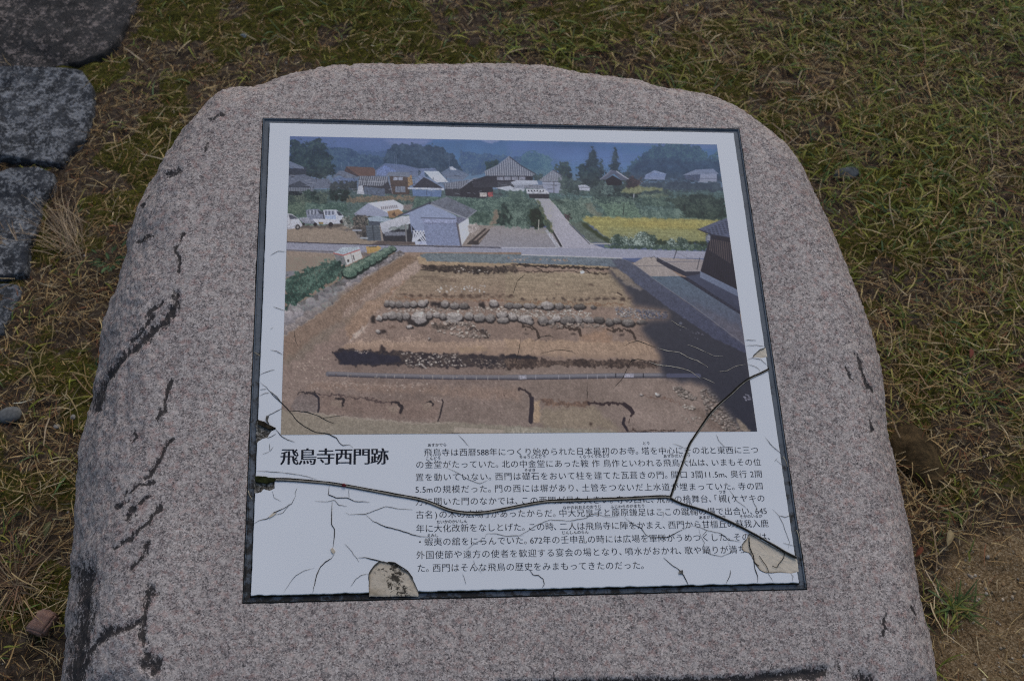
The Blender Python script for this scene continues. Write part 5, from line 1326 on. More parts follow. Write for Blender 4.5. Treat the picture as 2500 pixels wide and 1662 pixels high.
    D('F', '1350,400 1460,420 1440,440 1360,420', 14, 2, 4, [(142, 138, 132)], 53, .8); D('F', '1340,480 1520,500 1520,570 1400,540', 14, 1.5, 3, [(136, 130, 124)], 54, .7)
    # great shadow, right wall, ramp
    SHD = '880,262 960,262 1000,200 1110,240 1290,375 1610,595 1810,745 2070,935 2200,1800 1985,1610 1950,1568 1850,1440 1760,1320 1640,1258 1400,1242 1345,1175 1318,1125 1335,1062 1295,965 1235,885 1152,805 1205,722 1385,705 1392,640 1080,592 1085,565 1050,490 960,405 900,320'
    F('D', SHD, (60, 62, 70), (46, 48, 58), 'm', 3, 3.0, soft=9)
    F('D', '895,185 1000,185 1110,245 1290,378 1610,600 2070,940 2080,1010 1800,880 1400,610 1200,460 1090,385 960,285', (74, 80, 96), (62, 66, 84), 'mf', 5, 1)
    F('D', '888,262 960,278 1040,330 1110,408 1180,440 1150,455 1050,418 960,355', (128, 118, 102), (96, 94, 96), 'mf', 5, 2)
    D('D', '1100,625 1385,645 1390,700 1160,700', 110, 1.2, 3, [(96, 98, 110), (80, 82, 94)], 55, .5); D('D', '1440,760 1700,830 1660,900 1450,800', 16, 1, 2, [(84, 86, 98)], 56); E('D', (1500, 742), 14, 12, (84, 88, 100))
    LI('D', '1390,1195 1660,1196', 9, (72, 76, 94)); D('D', '2040,1350 2110,1360 2100,1420 2060,1410', 18, 1, 3, [(104, 106, 118)], 57); F('F', '1770,510 1800,520 1890,612 1830,612 1790,560', (118, 110, 100), None, 'mf', 6, 2)
    F('D', '1085,225 1180,170 1280,172 1310,190 1490,335 2015,665 2065,935 1810,745 1610,595 1290,375', (136, 132, 130), (128, 124, 126), 'mf', 3); F('D', '1228,335 1495,335 2015,665 2065,935 1810,745 1610,595 1290,380', (80, 94, 108), (76, 78, 94), 'mf', 4); F('D', '1480,480 2020,780 2065,935 1810,745 1610,590', (76, 82, 98), (92, 88, 94), 'mf', 4, 6, alpha=.7); LI('D', '1120,245 1400,248', 1.3, (90, 90, 98), .8)
    LI('D', '1000,185 1110,240 1290,375 1610,595 1810,745 2065,935', 1.6, (108, 112, 122), .7)
    F('D', '1300,172 1720,192 1672,292 1540,298', (134, 130, 130), (126, 124, 128), 'f', 3); F('D', '1290,175 1310,180 1540,292 1672,290 1672,330 1545,338 1400,270 1290,205', (50, 52, 64), None, 'm', 4); F('D', '1545,338 1680,312 2000,490 2020,662', (64, 70, 88), (58, 62, 78), 'm', 4); LI('D', '1310,178 1540,292 1672,290', 1.4, (146, 146, 150), .8); F('D', '1490,335 1560,345 2018,640 2018,668', (48, 50, 62)); LI('D', '1340,212 1690,205', 1.3, (84, 88, 104), .9)
    F('B', '1940,985 2125,1020 2200,1540 1838,1345 1890,1150', (44, 44, 54), (38, 38, 48), 'm', 4)
    for k in range(12): LI('D', '%d,%d %d,%d' % (1762 + k * 16, 12 + k * 3, 1752 + k * 16, 110 + k * 10), 1.3, (112, 102, 98), .75)
    for k in range(14): LI('D', '%d,%d %d,%d' % (1740 + k * 18, 40 + k * 2, 1690 + k * 21, 270 + k * 13), 0.8, (62, 60, 68), .6)
    F('D', '1668,290 1990,450 2005,515 1668,345', (98, 108, 128), (88, 98, 118), 'f', 3)
    F('B', '1815,940 1960,880 2100,828 2125,1022 1940,990', (72, 82, 110), None, 'f', 3); rg = np.random.default_rng(3)
    for i in range(6):
        for j in range(8):
            x = 1880 + j * 32 + i * 6; y = 955 - j * 15 + i * 18
            LI('B', '%d,%d %d,%d' % (x, y, x + 16, y + 5), 2.2, (44, 50, 70), .85)
    LI('B', '1815,940 1940,990 2122,1022', 2.5, (46, 48, 62)); F('B', '1900,1000 1935,1000 1930,1050 1898,1045', (112, 118, 130))
    LI('D', '1465,112 1440,185', 1.6, (50, 52, 60)); LI('D', '1665,178 1642,276', 1.6, (50, 52, 60)); LI('D', '1465,130 1560,175 1665,190', .8, (80, 82, 92), .8)
    LI('D', '1230,168 1300,180', 2, (70, 68, 66), .8, jit=3)
    # --- photographic grain, slight softness
    im = q.img
    im = (im + np.roll(im, 1, 0) + np.roll(im, 1, 1) + np.roll(np.roll(im, 1, 0), 1, 1)) / 4
    im = im * (1 + 0.018 * q.N['f'])[..., None]
    h, w = q.H // 2, q.W // 2
    im = im[:h * 2, :w * 2].reshape(h, 2, w, 2, 3).mean((1, 3))
    return np.clip(im, 0, 255)

def grade(im):
    """tone of the print: distance haze in the landscape, muted greens and earths, soft blacks"""
    h, w = im.shape[:2]
    y = np.linspace(0, 1, h)[:, None, None]
    hz = 0.22 * np.clip(1 - y / 0.27, 0, 1) ** 0.8
    im = im * (1 - hz) + np.array([92, 112, 150.0]) * hz
    lum = im.mean(2, keepdims=True)
    g = np.clip((im[..., 1:2] - np.maximum(im[..., :1], im[..., 2:])) / 16, 0, 1)
    im = im * (1 - 0.42 * g) + (lum * np.array([0.93, 1.0, 1.0])) * 0.42 * g
    warm = np.clip((im[..., :1] - im[..., 2:]) / 20, 0, 1)
    im = im * (1 - warm) + (lum + (im - lum) * 0.77 + np.array([-1.0, -2.0, -2.0])) * warm
    cool = np.clip((im[..., 2:] - im[..., :1]) / 24, 0, 1) * np.clip((y - 0.10) / 0.05, 0, 1) * np.clip((0.5 - y) / 0.1, 0, 1)
    im = im * (1 - 0.36 * cool) + (lum * np.array([0.96, 0.99, 1.05])) * 0.36 * cool
    # gentle S-free compression: the printed blacks are dark slate, not black
    im = 44 + (im - 44) * np.where(im < 44, 0.55, 0.985)
    # lens softness of the original shot
    s = im.copy()
    for ax in (0, 1):
        s = (np.roll(s, 1, ax) + 2 * s + np.roll(s, -1, ax)) / 4
    im = im * 1.25 - s * 0.25
    return 88 + (im - 88) * np.where(im > 88, 1.10, 1.06)

PAPER_LIT = np.array([164, 172, 184.0])              # how the white paper reads under the same light
def build_print():
    im = paint_print(); h, w = im.shape[:2]
    im = grade(im)
    alb = np.clip((srgb(np.clip(im, 0, 255)) - 0.007) / srgb(PAPER_LIT) * 0.80, 0.004, 0.85)
    q = on_top(PRINT_PX, ZT + 0.0003)
    # pixel centres -> vertices, following the same perspective the print was read with
    Hinv = homography([(0, 0), (1, 0), (1, 1), (0, 1)], q)
    u, v = np.meshgrid(np.linspace(0, 1, w), np.linspace(0, 1, h))
    P = hmap(Hinv, np.c_[u.ravel(), v.ravel()])
    V = np.c_[P, np.full(len(P), ZT + 0.0003)]
    i = np.arange(h - 1)[:, None] * w + np.arange(w - 1)[None]
    F = np.stack([i, i + w, i + w + 1, i + 1], -1).reshape(-1, 4)
    me = make_mesh('printed_photograph', V, F, False)
    point_attr(me, 'print', alb.reshape(-1, 3))
    m = Mat('printed photograph', 0.42, 0.22); m.color(m.attr('print'))
    return child('printed_photograph', me, m.m, slab)
build_print()

# ------------------------------------------------------------------ edging stones on the left
def stone_slab(name, outline_px, ztop, seed, bulge=0.02, tilt=(0, 0), k=K):
    P = on_ground(poly_px(outline_px, k), ztop)[:, :2]
    c0 = P.mean(0); NT = 260
    th = np.linspace(0, 2 * np.pi, NT, endpoint=False)
    out = []
    for i in range(len(P)):
        a, b = P[i], P[(i + 1) % len(P)]
        for j in range(12): out.append(a + (b - a) * j / 12)
    q = np.array(out) - c0; a = np.mod(np.arctan2(q[:, 1], q[:, 0]), 2 * np.pi); o = np.argsort(a)
    R = np.interp(th, a[o], np.hypot(*q.T)[o], period=2 * np.pi)
    ker = np.hanning(5); ker /= ker.sum(); R = np.convolve(np.r_[R[-6:], R, R[:6]], ker, 'same')[6:-6]
    d = np.stack([np.cos(th), np.sin(th)], 1)
    R = R * (1 + (fbm(d * 4 + seed, 4, seed) - 0.5) * 0.022)
    rings = []
    for s in np.r_[0.001, np.linspace(0.03, 0.965, 60)]:
        rings.append(np.c_[c0 + d * (R * s)[:, None], np.full(NT, ztop)])
    for t in np.linspace(0, 1, 14)[1:]:
        ph = t * math.pi / 2
        rings.append(np.c_[c0 + d * (R * (0.965 + 0.035 * math.sin(ph)))[:, None], np.full(NT, ztop - 0.008 * (1 - math.cos(ph)))])
    for t in np.linspace(0, 1, 12)[1:]:
        rings.append(np.c_[c0 + d * (R * (1.0 + 0.02 * t))[:, None], np.full(NT, ztop - 0.008 - t * 0.08)])
    V = np.concatenate(rings); n = len(rings)
    f = fbm(V * 7 + seed, 4, seed + 1) - 0.5; g = fbm(V * 38 + seed, 4, seed + 2) - 0.5
    step = np.clip((fbm(V[:, :2] * 6 + seed, 2, seed + 5) - 0.52) * 12, 0, 1)
    V[:, 2] += f * bulge * 0.7 + g * 0.007 - step * bulge * 0.4
    V[:, 2] += (V[:, 0] - c0[0]) * tilt[0] + (V[:, 1] - c0[1]) * tilt[1]
    i = np.arange(n - 1)[:, None] * NT; j = np.arange(NT)[None]; j2 = (j + 1) % NT
    F = np.stack([i + j, i + NT + j, i + NT + j2, i + j2], -1).reshape(-1, 4)
    return make_mesh(name, V, F), P

def lichen_stone(name, base, lich, amount, seed):
    m = Mat(name, 0.92, 0.2); co = m.n('ShaderNodeMapping'); m.l(m.coord(), co.inputs[0]); co.inputs['Location'].default_value = (seed, seed * 2, 0); co = co.outputs[0]
    b = np.asarray(base, float)
    c = m.ramp(m.noise(34, 6, 0.7, co), [(0.32, tuple(b * 0.45)), (0.52, tuple(b)), (0.70, tuple(b * 1.7))])
    f = m.math('ADD', m.noise(40, 8, 0.80, co, dist=0.4), m.math('MULTIPLY', m.math('SUBTRACT', m.noise(170, 5, 0.78, co), 0.5), 0.75))
    lc = m.ramp(m.noise(220, 4, 0.7, co), [(0.3, tuple(np.asarray(lich) * 0.45)), (0.65, tuple(lich))])
    c = m.mix(m.ramp(f, [(amount, 0.0), (amount + 0.08, 0.9)]), c, lc)
    c = m.mix(m.ramp(m.noise(48, 6, 0.75, co), [(0.56, 0.0), (0.66, 0.8)]), c, (0.035, 0.033, 0.031))
    c = m.mix(m.ramp(m.noise(300, 3, 0.6, co), [(0.68, 0.0), (0.73, 0.7)]), c, (0.33, 0.31, 0.28))
    m.color(c); m.bump(m.math('ADD', m.noise(110, 6, 0.7, co), m.math('MULTIPLY', f, 0.8)), 0.7, 0.005)
    return m.m

SLABS = [
 ('-90,-60 330,-60 312,20 290,55 268,98 240,122 186,142 110,147 40,146 -90,138', 0.014, 11, (0.045, 0.043, 0.041), (0.36, 0.305, 0.275), 0.53, 'broad dark edging stone with pinkish lichen, cut off by the top left corner'),
 ('-90,148 40,152 130,156 190,163 214,200 214,250 196,310 160,345 140,376 90,372 30,362 -90,352', 0.017, 12, (0.045, 0.049, 0.054), (0.35, 0.365, 0.38), 0.49, 'dark edging stone with pale blue-white lichen patches, second from the top'),
 ('-90,396 30,388 90,386 126,400 122,430 95,455 92,490 84,530 66,560 62,630 20,636 -90,640', 0.015, 13, (0.045, 0.049, 0.055), (0.35, 0.365, 0.375), 0.50, 'stepped dark edging stone with a mossy notch beside the dry grass tuft'),
 ('-90,652 20,644 48,652 40,680 20,720 4,760 -90,800', 0.012, 14, (0.06, 0.065, 0.07), (0.34, 0.36, 0.38), 0.49, 'pale lichened tip of an edging stone, lowest of the row at the left'),
]
SLAB_POLYS = []
for o, z, sd_, b, l, am, lab in SLABS:
    me, P = stone_slab('edging_stone', o, z, sd_)
    ob = link('edging_stone', me, lichen_stone('lichened stone', b, l, am, sd_))
    tag(ob, lab, 'edging stone', 'edging stones along the left')
    SLAB_POLYS.append(P)

def in_poly(P, q):
    ins = np.zeros(len(q), bool)
    for i in range(len(P)):
        a, b = P[i], P[(i + 1) % len(P)]
        if a[1] == b[1]: continue
        c = (a[1] > q[:, 1]) != (b[1] > q[:, 1])
        ins ^= c & (q[:, 0] < (b[0] - a[0]) * (q[:, 1] - a[1]) / (b[1] - a[1]) + a[0])
    return ins

# ------------------------------------------------------------------ single small stones
def place_stone(name, px, r, sx, sy, sz, mat, label, cat, seed, sink=0.3, rot=0.0, amp=0.25, n=3, blocky=False):
    g = on_ground([px], 0.0)[0]
    me = pebble_mesh(name, r, sx, sy, sz, seed, n, amp)
    ob = link(name, me, mat)
    z = ground_h(np.array([g]))[0]
    ob.location = (g[0], g[1], z + r * sz * (1 - 2 * sink) + 0.004); ob.rotation_euler = (0.1, -0.08, rot)
    tag(ob, label, cat); return ob

grey = flat('grey pebble', (0.145, 0.15, 0.145), 0.85, 0.2, 0.3, 180)
place_stone('pebble', (26, 1018), 0.0145, 1.35, 0.95, 0.6, grey, 'smooth grey pebble in the dry grass at the left edge', 'pebble', 3, 0.25, 0.2, 0.15)
blue = flat('blue grey stone', (0.085, 0.095, 0.098), 0.95, 0.1, 0.4, 110)
place_stone('stone_chip', (2066, 425), 0.016, 1.6, 0.9, 0.4, blue, 'blue-grey stone chip in the moss off the boulder\'s upper right shoulder', 'stone', 8, 0.35, 0.1, 0.3)
brown = Mat('brown stone', 1.0, 0.05); _co = brown.coord()
brown.color(brown.ramp(brown.noise(60, 6, 0.7, _co), [(0.3, (0.025, 0.018, 0.010)), (0.5, (0.075, 0.053, 0.028)), (0.72, (0.15, 0.10, 0.048))])); brown.bump(brown.noise(120, 6, 0.7, _co), 0.8, 0.006)
place_stone('rock', (2236, 1112), 0.043, 0.9, 1.2, 0.42, brown.m, 'brown half-buried rock in the straw just right of the boulder', 'rock', 15, 0.42, 0.3, 0.45)
white = flat('white pebble', (0.34, 0.32, 0.28), 0.85, 0.2, 0.25, 200)
place_stone('pebble', (180, 1018), 0.0045, 1.0, 1.3, 0.7, white, 'small white pebble between the grey pebble and the boulder', 'pebble', 21, 0.3)
place_stone('pebble', (140, 1042), 0.0045, 1.3, 0.9, 0.6, white, 'small pale pebble below the white one, left of the boulder', 'pebble', 22, 0.3)
place_stone('stone_chip', (592, 86), 0.007, 1.3, 0.9, 0.5, flat('slate chip', (0.16, 0.19, 0.20), 0.85, 0.2, 0.3, 150), 'small bluish stone chip on the moss beyond the boulder', 'stone', 25, 0.3, 0.1)

def brick_chip():
    import bmesh
    b = bmesh.new(); bmesh.ops.create_cube(b, size=1.0)
    bmesh.ops.bevel(b, geom=b.edges[:], offset=0.10, segments=2, affect='EDGES')
    bmesh.ops.subdivide_edges(b, edges=b.edges[:], cuts=3, use_grid_fill=True)
    V = np.array([v.co[:] for v in b.verts]); F = [tuple(v.index for v in f.verts) for f in b.faces]; b.free()
    V = V * (1 + 0.12 * (fbm(V * 2.2 + 4, 3, 4) - .5))[:, None] + (np.c_[fbm(V * 4, 2, 1), fbm(V * 4, 2, 2), fbm(V * 4, 2, 3)] - 0.5) * 0.12
    V[:, 0] += V[:, 1] * 0.28
    return make_mesh('brick_fragment', V * [0.026, 0.034, 0.020], F)
br = Mat('worn brick', 0.92, 0.15); _co = br.coord()
br.color(br.mix(br.ramp(br.noise(420, 3, 0.6, _co), [(0.60, 0.0), (0.68, 0.6)]), br.ramp(br.noise(120, 5, 0.7, _co), [(0.3, (0.22, 0.125, 0.095)), (0.7, (0.34, 0.215, 0.165))]), (0.42, 0.33, 0.27))); br.bump(br.noise(260, 5, 0.7, _co), 0.6, 0.002)
o = link('brick_fragment', brick_chip(), br.m)
g = on_ground([(109, 1527)], 0.0)[0]; o.location = (g[0], g[1], 0.008); o.rotation_euler = (0.12, 0.1, -0.28)
tag(o, 'small reddish brick fragment on the moss by the boulder\'s lower left side', 'brick fragment')

# ------------------------------------------------------------------ grass, straw, moss tufts, grit
HB = np.array([[-1.75, 1.75], [0.25, 2.95]])

def sample(n, dens, margin=0.0, seed=0):
    """points on the ground kept in proportion to dens(fields)"""
    rg = np.random.default_rng(seed)
    P = np.c_[rg.uniform(HB[0, 0], HB[0, 1], n), rg.uniform(HB[1, 0], HB[1, 1], n), np.zeros(n)]
    g, m, s, st = fields(P)
    keep = rg.uniform(0, 1, n) < dens(g, m, s, st)
    keep &= boulder_gap(P[:, :2]) > margin
    for S in SLAB_POLYS: keep &= ~in_poly(S, P[:, :2])
    P = P[keep]; P[:, 2] = ground_h(P)
    return P, (g[keep], m[keep], s[keep], st[keep]), rg

def blades(P, az, elev, L, w, curve, z0, twist, cols, nseg=4, kink=0.0, rg=None, taper=1.0):
    """ribbons: P roots, az azimuth, elev angle, L length, w width, curve sideways bend, droop built in"""
    n = len(P); t = np.linspace(0, 1, nseg + 1)
    d = np.stack([np.cos(az), np.sin(az)], 1); s = np.stack([-np.sin(az), np.cos(az)], 1)
    V = np.empty((n, nseg + 1, 2, 3), np.float32)
    for k, tt in enumerate(t):
        hl = L * tt
        h = hl * np.sin(elev) - L * np.sin(elev) * 0.75 * tt ** 2.2
        side = curve * L * tt ** 2 + (kink * L * np.sin(tt * 9 + az * 7) if kink is not None else 0)
        c = P.copy()
        c[:, :2] += d * (hl * np.cos(elev))[:, None] + s * side[:, None]
        c[:, 2] += z0 + h
        ww = w * (1 - taper * 0.92 * np.clip((tt - 0.25) / 0.75, 0, 1) ** 1.3) * (0.75 + 0.25 * min(1, tt * 4))
        off = np.c_[s * np.cos(twist)[:, None], np.sin(twist)] * (ww / 2)[:, None]
        V[:, k, 0] = c - off; V[:, k, 1] = c + off
    base = (np.arange(n) * (nseg + 1) * 2)[:, None, None]
    k = np.arange(nseg)[None, :, None] * 2
    F = (base + k + np.array([0, 1, 3, 2])[None, None]).reshape(-1, 4)
    C = np.repeat(cols, (nseg + 1) * 2, axis=0)
    return V.reshape(-1, 3), F, C

def palette(rg, n, cols, var=0.25, weights=None):
    c = np.asarray(cols, float); i = rg.choice(len(c), n, p=weights)
    return c[i] * np.exp(rg.normal(0, var, n))[:, None]

def merge(parts):
    V, F, C, o = [], [], [], 0
    for v, f, c in parts:
        V.append(v); F.append(f + o); C.append(c); o += len(v)
    return np.concatenate(V), np.concatenate(F), np.concatenate(C)

def leaf_mat(name, rough=0.75, trans=0.0):
    m = Mat(name, rough, 0.25); m.color(m.mix(0.35, m.attr('tint'), m.mix(1.0, m.attr('tint'), m.ramp(m.noise(260, 3, 0.6), [(0.3, 0.45), (0.7, 1.35)]), 'MULTIPLY')))
    return m.m

def stuff(name, parts, mat, label, cat):
    V, F, C = merge(parts)
    me = make_mesh(name, V, F); point_attr(me, 'tint', np.clip(C, 0, 0.9))
    ob = link(name, me, mat); tag(ob, label, cat, kind='stuff'); return ob

# dry straw: a dark under-layer, a dense middle layer and a few bleached long stalks on top
DRY = [(0.44, 0.33, 0.155), (0.33, 0.22, 0.094), (0.19, 0.112, 0.044), (0.09, 0.052, 0.022), (0.48, 0.385, 0.225), (0.21, 0.085, 0.038)]
parts = []
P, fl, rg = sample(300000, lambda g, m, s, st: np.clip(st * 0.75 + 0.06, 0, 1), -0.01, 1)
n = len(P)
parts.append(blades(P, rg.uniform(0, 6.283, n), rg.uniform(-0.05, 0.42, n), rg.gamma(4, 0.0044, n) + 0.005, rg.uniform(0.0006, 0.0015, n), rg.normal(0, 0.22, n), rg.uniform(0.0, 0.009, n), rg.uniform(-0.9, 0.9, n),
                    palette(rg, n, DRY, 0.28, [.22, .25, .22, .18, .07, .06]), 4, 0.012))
P, fl, rg = sample(66000, lambda g, m, s, st: np.clip(st * 0.55 + 0.02, 0, 1), -0.01, 2)
n = len(P)
parts.append(blades(P, rg.uniform(0, 6.283, n), rg.uniform(-0.02, 0.35, n), rg.gamma(5, 0.0054, n) + 0.008, rg.uniform(0.0008, 0.0019, n), rg.normal(0, 0.18, n), rg.uniform(0.006, 0.018, n), rg.uniform(-0.7, 0.7, n),
                    palette(rg, n, DRY, 0.25, [.34, .26, .12, .06, .17, .05]), 5, 0.010))
P, fl, rg = sample(1900, lambda g, m, s, st: np.clip(st * 0.5 + 0.10, 0, 1), 0.0, 3)
n = len(P)
parts.append(blades(P, rg.uniform(0, 6.283, n), rg.uniform(0.0, 0.22, n), rg.uniform(0.04, 0.10, n), rg.uniform(0.0011, 0.0024, n), rg.normal(0, 0.12, n), rg.uniform(0.008, 0.022, n), rg.uniform(-0.6, 0.6, n),
                    palette(rg, n, [(0.42, 0.335, 0.22), (0.34, 0.255, 0.155), (0.23, 0.145, 0.085)], 0.2), 6, 0.008, taper=0.5))
# litter: short broken bits lying everywhere, also over the moss
P, fl, rg = sample(150000, lambda g, m, s, st: np.full(len(g), 0.80) * (1 - 0.75 * np.clip(s * 1.3, 0, 1)), -0.01, 4)
n = len(P)
parts.append(blades(P, rg.uniform(0, 6.283, n), rg.uniform(-0.05, 0.30, n), rg.gamma(3, 0.0030, n) + 0.003, rg.uniform(0.0006, 0.0017, n), rg.normal(0, 0.2, n), rg.uniform(0.001, 0.009, n), rg.uniform(-0.9, 0.9, n),
                    palette(rg, n, DRY, 0.35, [.16, .22, .26, .24, .06, .06]), 2, 0.0, taper=0.4))
straw_m = leaf_mat('dry straw', 0.8)
stuff('dry_grass', parts, straw_m, 'matted dry straw-coloured grass covering the ground', 'dry grass')

# green blades in tufts
GRN = [(0.175, 0.195, 0.026), (0.230, 0.225, 0.034), (0.105, 0.160, 0.034), (0.280, 0.245, 0.060), (0.075, 0.135, 0.046)]
parts = []
P, fl, rg = sample(62000, lambda g, m, s, st: np.clip(g * 0.58, 0, 1), 0.005, 5)
k = rg.integers(2, 7, len(P)); R = np.repeat(P, k, axis=0); n = len(R); R[:, :2] += rg.normal(0, 0.006, (n, 2))
parts.append(blades(R, rg.uniform(0, 6.283, n), rg.uniform(0.15, 0.95, n), rg.gamma(5, 0.0052, n) + 0.009, rg.uniform(0.0012, 0.0034, n), rg.normal(0, 0.16, n), rg.uniform(0.001, 0.008, n), rg.uniform(-0.8, 0.8, n),
                    palette(rg, n, GRN, 0.25, [.3, .28, .18, .14, .10]), 5, 0.004))
stuff('green_grass', parts, leaf_mat('green grass', 0.6), 'green grass blades growing up through the dry straw', 'grass')

# moss: very short upright tufts
P, fl, rg = sample(420000, lambda g, m, s, st: np.clip((m - 0.16) * 1.0, 0, 1) * (1 - np.clip(s, 0, 1)), -0.01, 6)
n = len(P); P[:, 2] += fl[1] * fbm(P[:, :2] * 90, 2, 91) * 0.012
parts = [blades(P, rg.uniform(0, 6.283, n), rg.uniform(0.5, 1.4, n), rg.uniform(0.003, 0.0085, n), rg.uniform(0.0010, 0.0022, n), rg.normal(0, 0.2, n), np.full(n, -0.001), rg.uniform(-0.7, 0.7, n),
                palette(rg, n, [(0.155, 0.135, 0.006), (0.10, 0.085, 0.005), (0.215, 0.19, 0.010), (0.055, 0.043, 0.007)], 0.3), 2, 0.0)]
stuff('moss', parts, leaf_mat('olive moss', 0.9), 'low olive green moss in patches between the straw', 'moss')

# grit and gravel grains
def grains(n, dens, r0, r1, cols, seed, lift=0.3):
    import bmesh
    b = bmesh.new(); bmesh.ops.create_icosphere(b, subdivisions=1, radius=1.0)
    BV = np.array([v.co[:] for v in b.verts]); BF = np.array([[v.index for v in f.verts] for f in b.faces]); b.free()
    P, fl, rg = sample(n, dens, 0.0, seed); n = len(P)
    r = r0 + (r1 - r0) * rg.uniform(0, 1, n) ** 3
    sc = r[:, None] * np.c_[rg.uniform(.8, 1.3, n), rg.uniform(.7, 1.1, n), rg.uniform(.5, .9, n)]
    a = rg.uniform(0, 6.283, n); ca, sa = np.cos(a), np.sin(a)
    V = BV[None] * sc[:, None] * rg.uniform(.8, 1.2, (n, len(BV), 1))
    V = np.stack([V[..., 0] * ca[:, None] - V[..., 1] * sa[:, None], V[..., 0] * sa[:, None] + V[..., 1] * ca[:, None], V[..., 2]], -1)
    P[:, 2] += r * lift
    V = (V + P[:, None]).reshape(-1, 3)
    F = (np.arange(n)[:, None, None] * len(BV) + BF[None]).reshape(-1, 3)
    return V, F, np.repeat(palette(rg, n, cols, 0.22), len(BV), axis=0)

GRIT = [(0.24, 0.17, 0.09), (0.32, 0.245, 0.145), (0.44, 0.37, 0.27), (0.16, 0.105, 0.055), (0.30, 0.27, 0.22)]
parts = [grains(110000, lambda g, m, s, st: np.clip(s * 0.95, 0, 1), 0.0008, 0.0034, GRIT, 7),
         grains(30000, lambda g, m, s, st: np.clip(0.30 - s * 0.2, 0, 1), 0.0007, 0.0028, [(0.28, 0.23, 0.17), (0.40, 0.36, 0.31), (0.16, 0.12, 0.08)], 8, 0.7)]
stuff('gravel', parts, leaf_mat('grit', 0.9), 'coarse sandy grit, thickest on the bare patch at the lower right', 'gravel')

# ------------------------------------------------------------------ countable plants
def tuft(name, px, n, L0, L1, az0, spread, el0, el1, cols, seed, w=(0.0008, 0.0018), label='', cat='grass tuft', taper=0.8, r=0.012):
    rg = np.random.default_rng(seed); g = on_ground([px], 0.0)[0]
    P = np.zeros((n, 3)); P[:, :2] = rg.normal(0, r, (n, 2)) * 0.6
    v, f, c = blades(P, az0 + rg.normal(0, spread, n), rg.uniform(el0, el1, n), rg.uniform(L0, L1, n), rg.uniform(*w, n), rg.normal(0, 0.10, n), np.zeros(n), rg.uniform(-.7, .7, n), palette(rg, n, cols, .22), 7, 0.004, taper=taper)
    me = make_mesh(name, v, f); point_attr(me, 'tint', c)
    ob = link(name, me, straw_m); ob.location = (g[0], g[1], ground_h(np.array([g]))[0] + 0.003)
    tag(ob, label, cat); return ob
BLEACH = [(0.34, 0.255, 0.155), (0.40, 0.31, 0.20), (0.24, 0.165, 0.10)]
tuft('dry_grass_tuft', (186, 610), 95, 0.06, 0.17, 2.35, 0.42, 0.12, 0.65, BLEACH, 41, w=(0.0006, 0.0013), label='tall bleached dry grass tuft leaning over the edging stone at the left', r=0.02)
tuft('dry_grass_tuft', (55, 618), 60, 0.05, 0.12, 2.7, 0.5, 0.15, 0.6, BLEACH, 42, label='thin dry grass tuft spreading over the stepped edging stone', r=0.015)
tuft('dry_grass_tuft', (40, 1432), 70, 0.05, 0.13, 1.2, 2.4, 0.1, 0.5, [(0.24, 0.16, 0.09), (0.17, 0.10, 0.06), (0.32, 0.24, 0.14)], 43, label='flattened star of brown dry grass above the brick fragment', r=0.008)

def weed(name, px, n, L, seed, label):
    """a rosette of small pointed leaves"""
    rg = np.random.default_rng(seed); g = on_ground([px], 0.0)[0]
    V, F, o = [], [], 0
    for i in range(n):
        a = rg.uniform(0, 6.283); l = L * rg.uniform(.5, 1.1); el = rg.uniform(.15, .7); st = rg.uniform(0.005, 0.03)
        d = np.array([math.cos(a), math.sin(a)]); s = np.array([-d[1], d[0]])
        root = d * st
        pts = []
        for t, w in ((0, .08), (.25, .42), (.5, .5), (.75, .34), (1, .02)):
            c = root + d * l * t; z = 0.012 + st * 0.5 + l * t * math.sin(el) - l * .5 * t * t * math.sin(el)
            for q in (-1, 0, 1): pts.append((*(c + s * q * w * l * .30), z - (0.0015 if q == 0 else 0)))
        V += pts
        for k in range(4):
            for q in range(2): F.append((o + k * 3 + q, o + k * 3 + q + 1, o + k * 3 + q + 4, o + k * 3 + q + 3))
        o += 15
    me = make_mesh(name, np.array(V), F); point_attr(me, 'tint', np.repeat(palette(rg, n, [(0.045, 0.085, 0.030), (0.06, 0.11, 0.036)], .2), 15, axis=0))
    ob = link(name, me, leaf_mat('weed leaf', 0.6)); ob.location = (g[0], g[1], ground_h(np.array([g]))[0])
    tag(ob, label, 'weed'); return ob
weed('leafy_weed', (275, 655), 26, 0.017, 51, 'small green leafy weed close to the boulder\'s left flank')
GT = [(0.055, 0.095, 0.030), (0.08, 0.12, 0.034), (0.12, 0.14, 0.04)]
tuft('green_grass_tuft', (2335, 1480), 46, 0.02, 0.05, 0.4, 1.9, 0.1, 0.7, GT, 52, w=(0.0016, 0.0032), label='low spreading green grass tuft on the edge of the sandy patch', r=0.016)
tuft('green_grass_tuft', (2350, 1252), 18, 0.02, 0.05, 3.0, 0.9, 0.1, 0.5, [(0.10, 0.16, 0.03), (0.15, 0.17, 0.04)], 53, w=(0.0018, 0.0034), label='bright green grass sprig among the straw above the sandy patch', r=0.008)

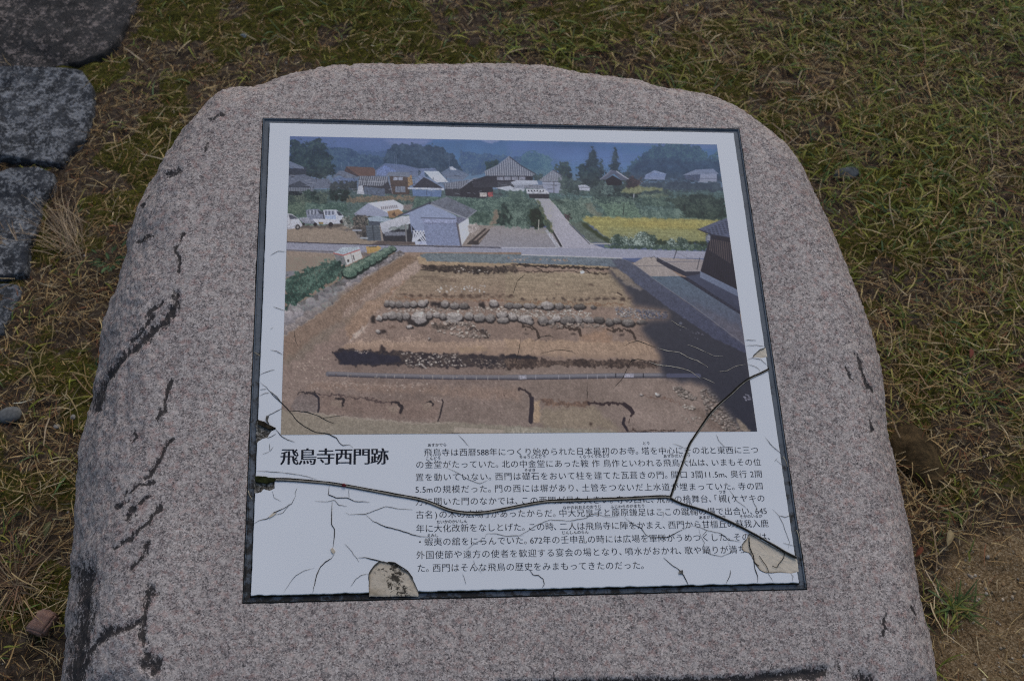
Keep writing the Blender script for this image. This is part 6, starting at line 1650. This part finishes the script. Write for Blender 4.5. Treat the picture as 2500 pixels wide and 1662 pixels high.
def fallen_leaf(px, L, col, az, label, seed):
    g = on_ground([px], 0.0)[0]; rg = np.random.default_rng(seed); V, F = [], []
    for k, (t, w) in enumerate(((0, .05), (.2, .3), (.45, .42), (.7, .34), (.9, .14), (1, .01))):
        for q in (-1, -.5, 0, .5, 1): V.append(((t - .5) * L, q * w * L * .42, 0.012 + .25 * L * (q * w) ** 2 * 3 + 0.1 * L * math.sin(t * 3)))
    for k in range(5):
        for q in range(4): F.append((k * 5 + q, k * 5 + q + 1, k * 5 + q + 6, k * 5 + q + 5))
    me = make_mesh('fallen_leaf', np.array(V), F)
    ob = link('fallen_leaf', me, flat('dead leaf', col, .8, .2, .35, 150)); ob.location = (g[0], g[1], ground_h(np.array([g]))[0] + .004); ob.rotation_euler = (0.1, 0.1, az)
    tag(ob, label, 'fallen leaf'); return ob
fallen_leaf((2238, 1352), .022, (.13, .042, .022), .9, 'reddish dead leaf in the straw against the boulder\'s lower right side', 1)
fallen_leaf((2310, 1320), .030, (.30, .24, .13), 1.2, 'curled straw-coloured leaf at the top of the sandy patch', 2)
fallen_leaf((122, 1305), .026, (.11, .115, .05), 1.5, 'olive green leaf on the ground left of the boulder', 3)
fallen_leaf((2362, 875), .022, (.17, .055, .035), 1.3, 'small red leaf in the grass right of the boulder', 4)
fallen_leaf((2490, 905), .026, (.12, .045, .03), .4, 'dark red dead leaf at the right edge of the grass', 5)

# stray stalks lying on the panel's tray
def stalk(pts, label, w=0.0011):
    P = zc(*pts); q = on_top(P, 0.004); n = len(q); T = np.gradient(q, axis=0); T /= np.hypot(*T.T)[:, None]; N = np.c_[-T[:, 1], T[:, 0]]
    V, F = [], []
    for i in range(n):
        ww = w * (1 - .6 * i / n)
        for k in range(5):
            a = 2 * math.pi * k / 5; V.append((*(q[i] + N[i] * math.cos(a) * ww / 2), 0.0042 + 0.0006 * math.sin(i * 1.3) + math.sin(a) * ww / 2))
    for i in range(n - 1):
        for k in range(5): F.append((i * 5 + k, i * 5 + (k + 1) % 5, (i + 1) * 5 + (k + 1) % 5, (i + 1) * 5 + k))
    ob = link('grass_stalk', make_mesh('grass_stalk', np.array(V), F), flat('stalk', (.42, .36, .24), .8, .2, .2, 100), matrix=FRAME_M)
    tag(ob, label, 'grass stalk')
stalk(('R7', '376,1058 385,1075 400,1100 412,1138'), 'bleached grass stalk on the tray at the panel\'s right edge, beside the first text lines')
stalk(('R8', '488,315 500,350 508,390 514,425'), 'bleached grass stalk in the tray near the lower right lost patch')
stalk(('R3', '2095,203 2115,218 2142,232'), 'short bleached grass stalk across the tray at the panel\'s upper left')
stalk(('R3', '2042,1340 2050,1370 2060,1390 2075,1408'), 'curved grass stalk in the tray at the panel\'s left edge, below the wide crack')
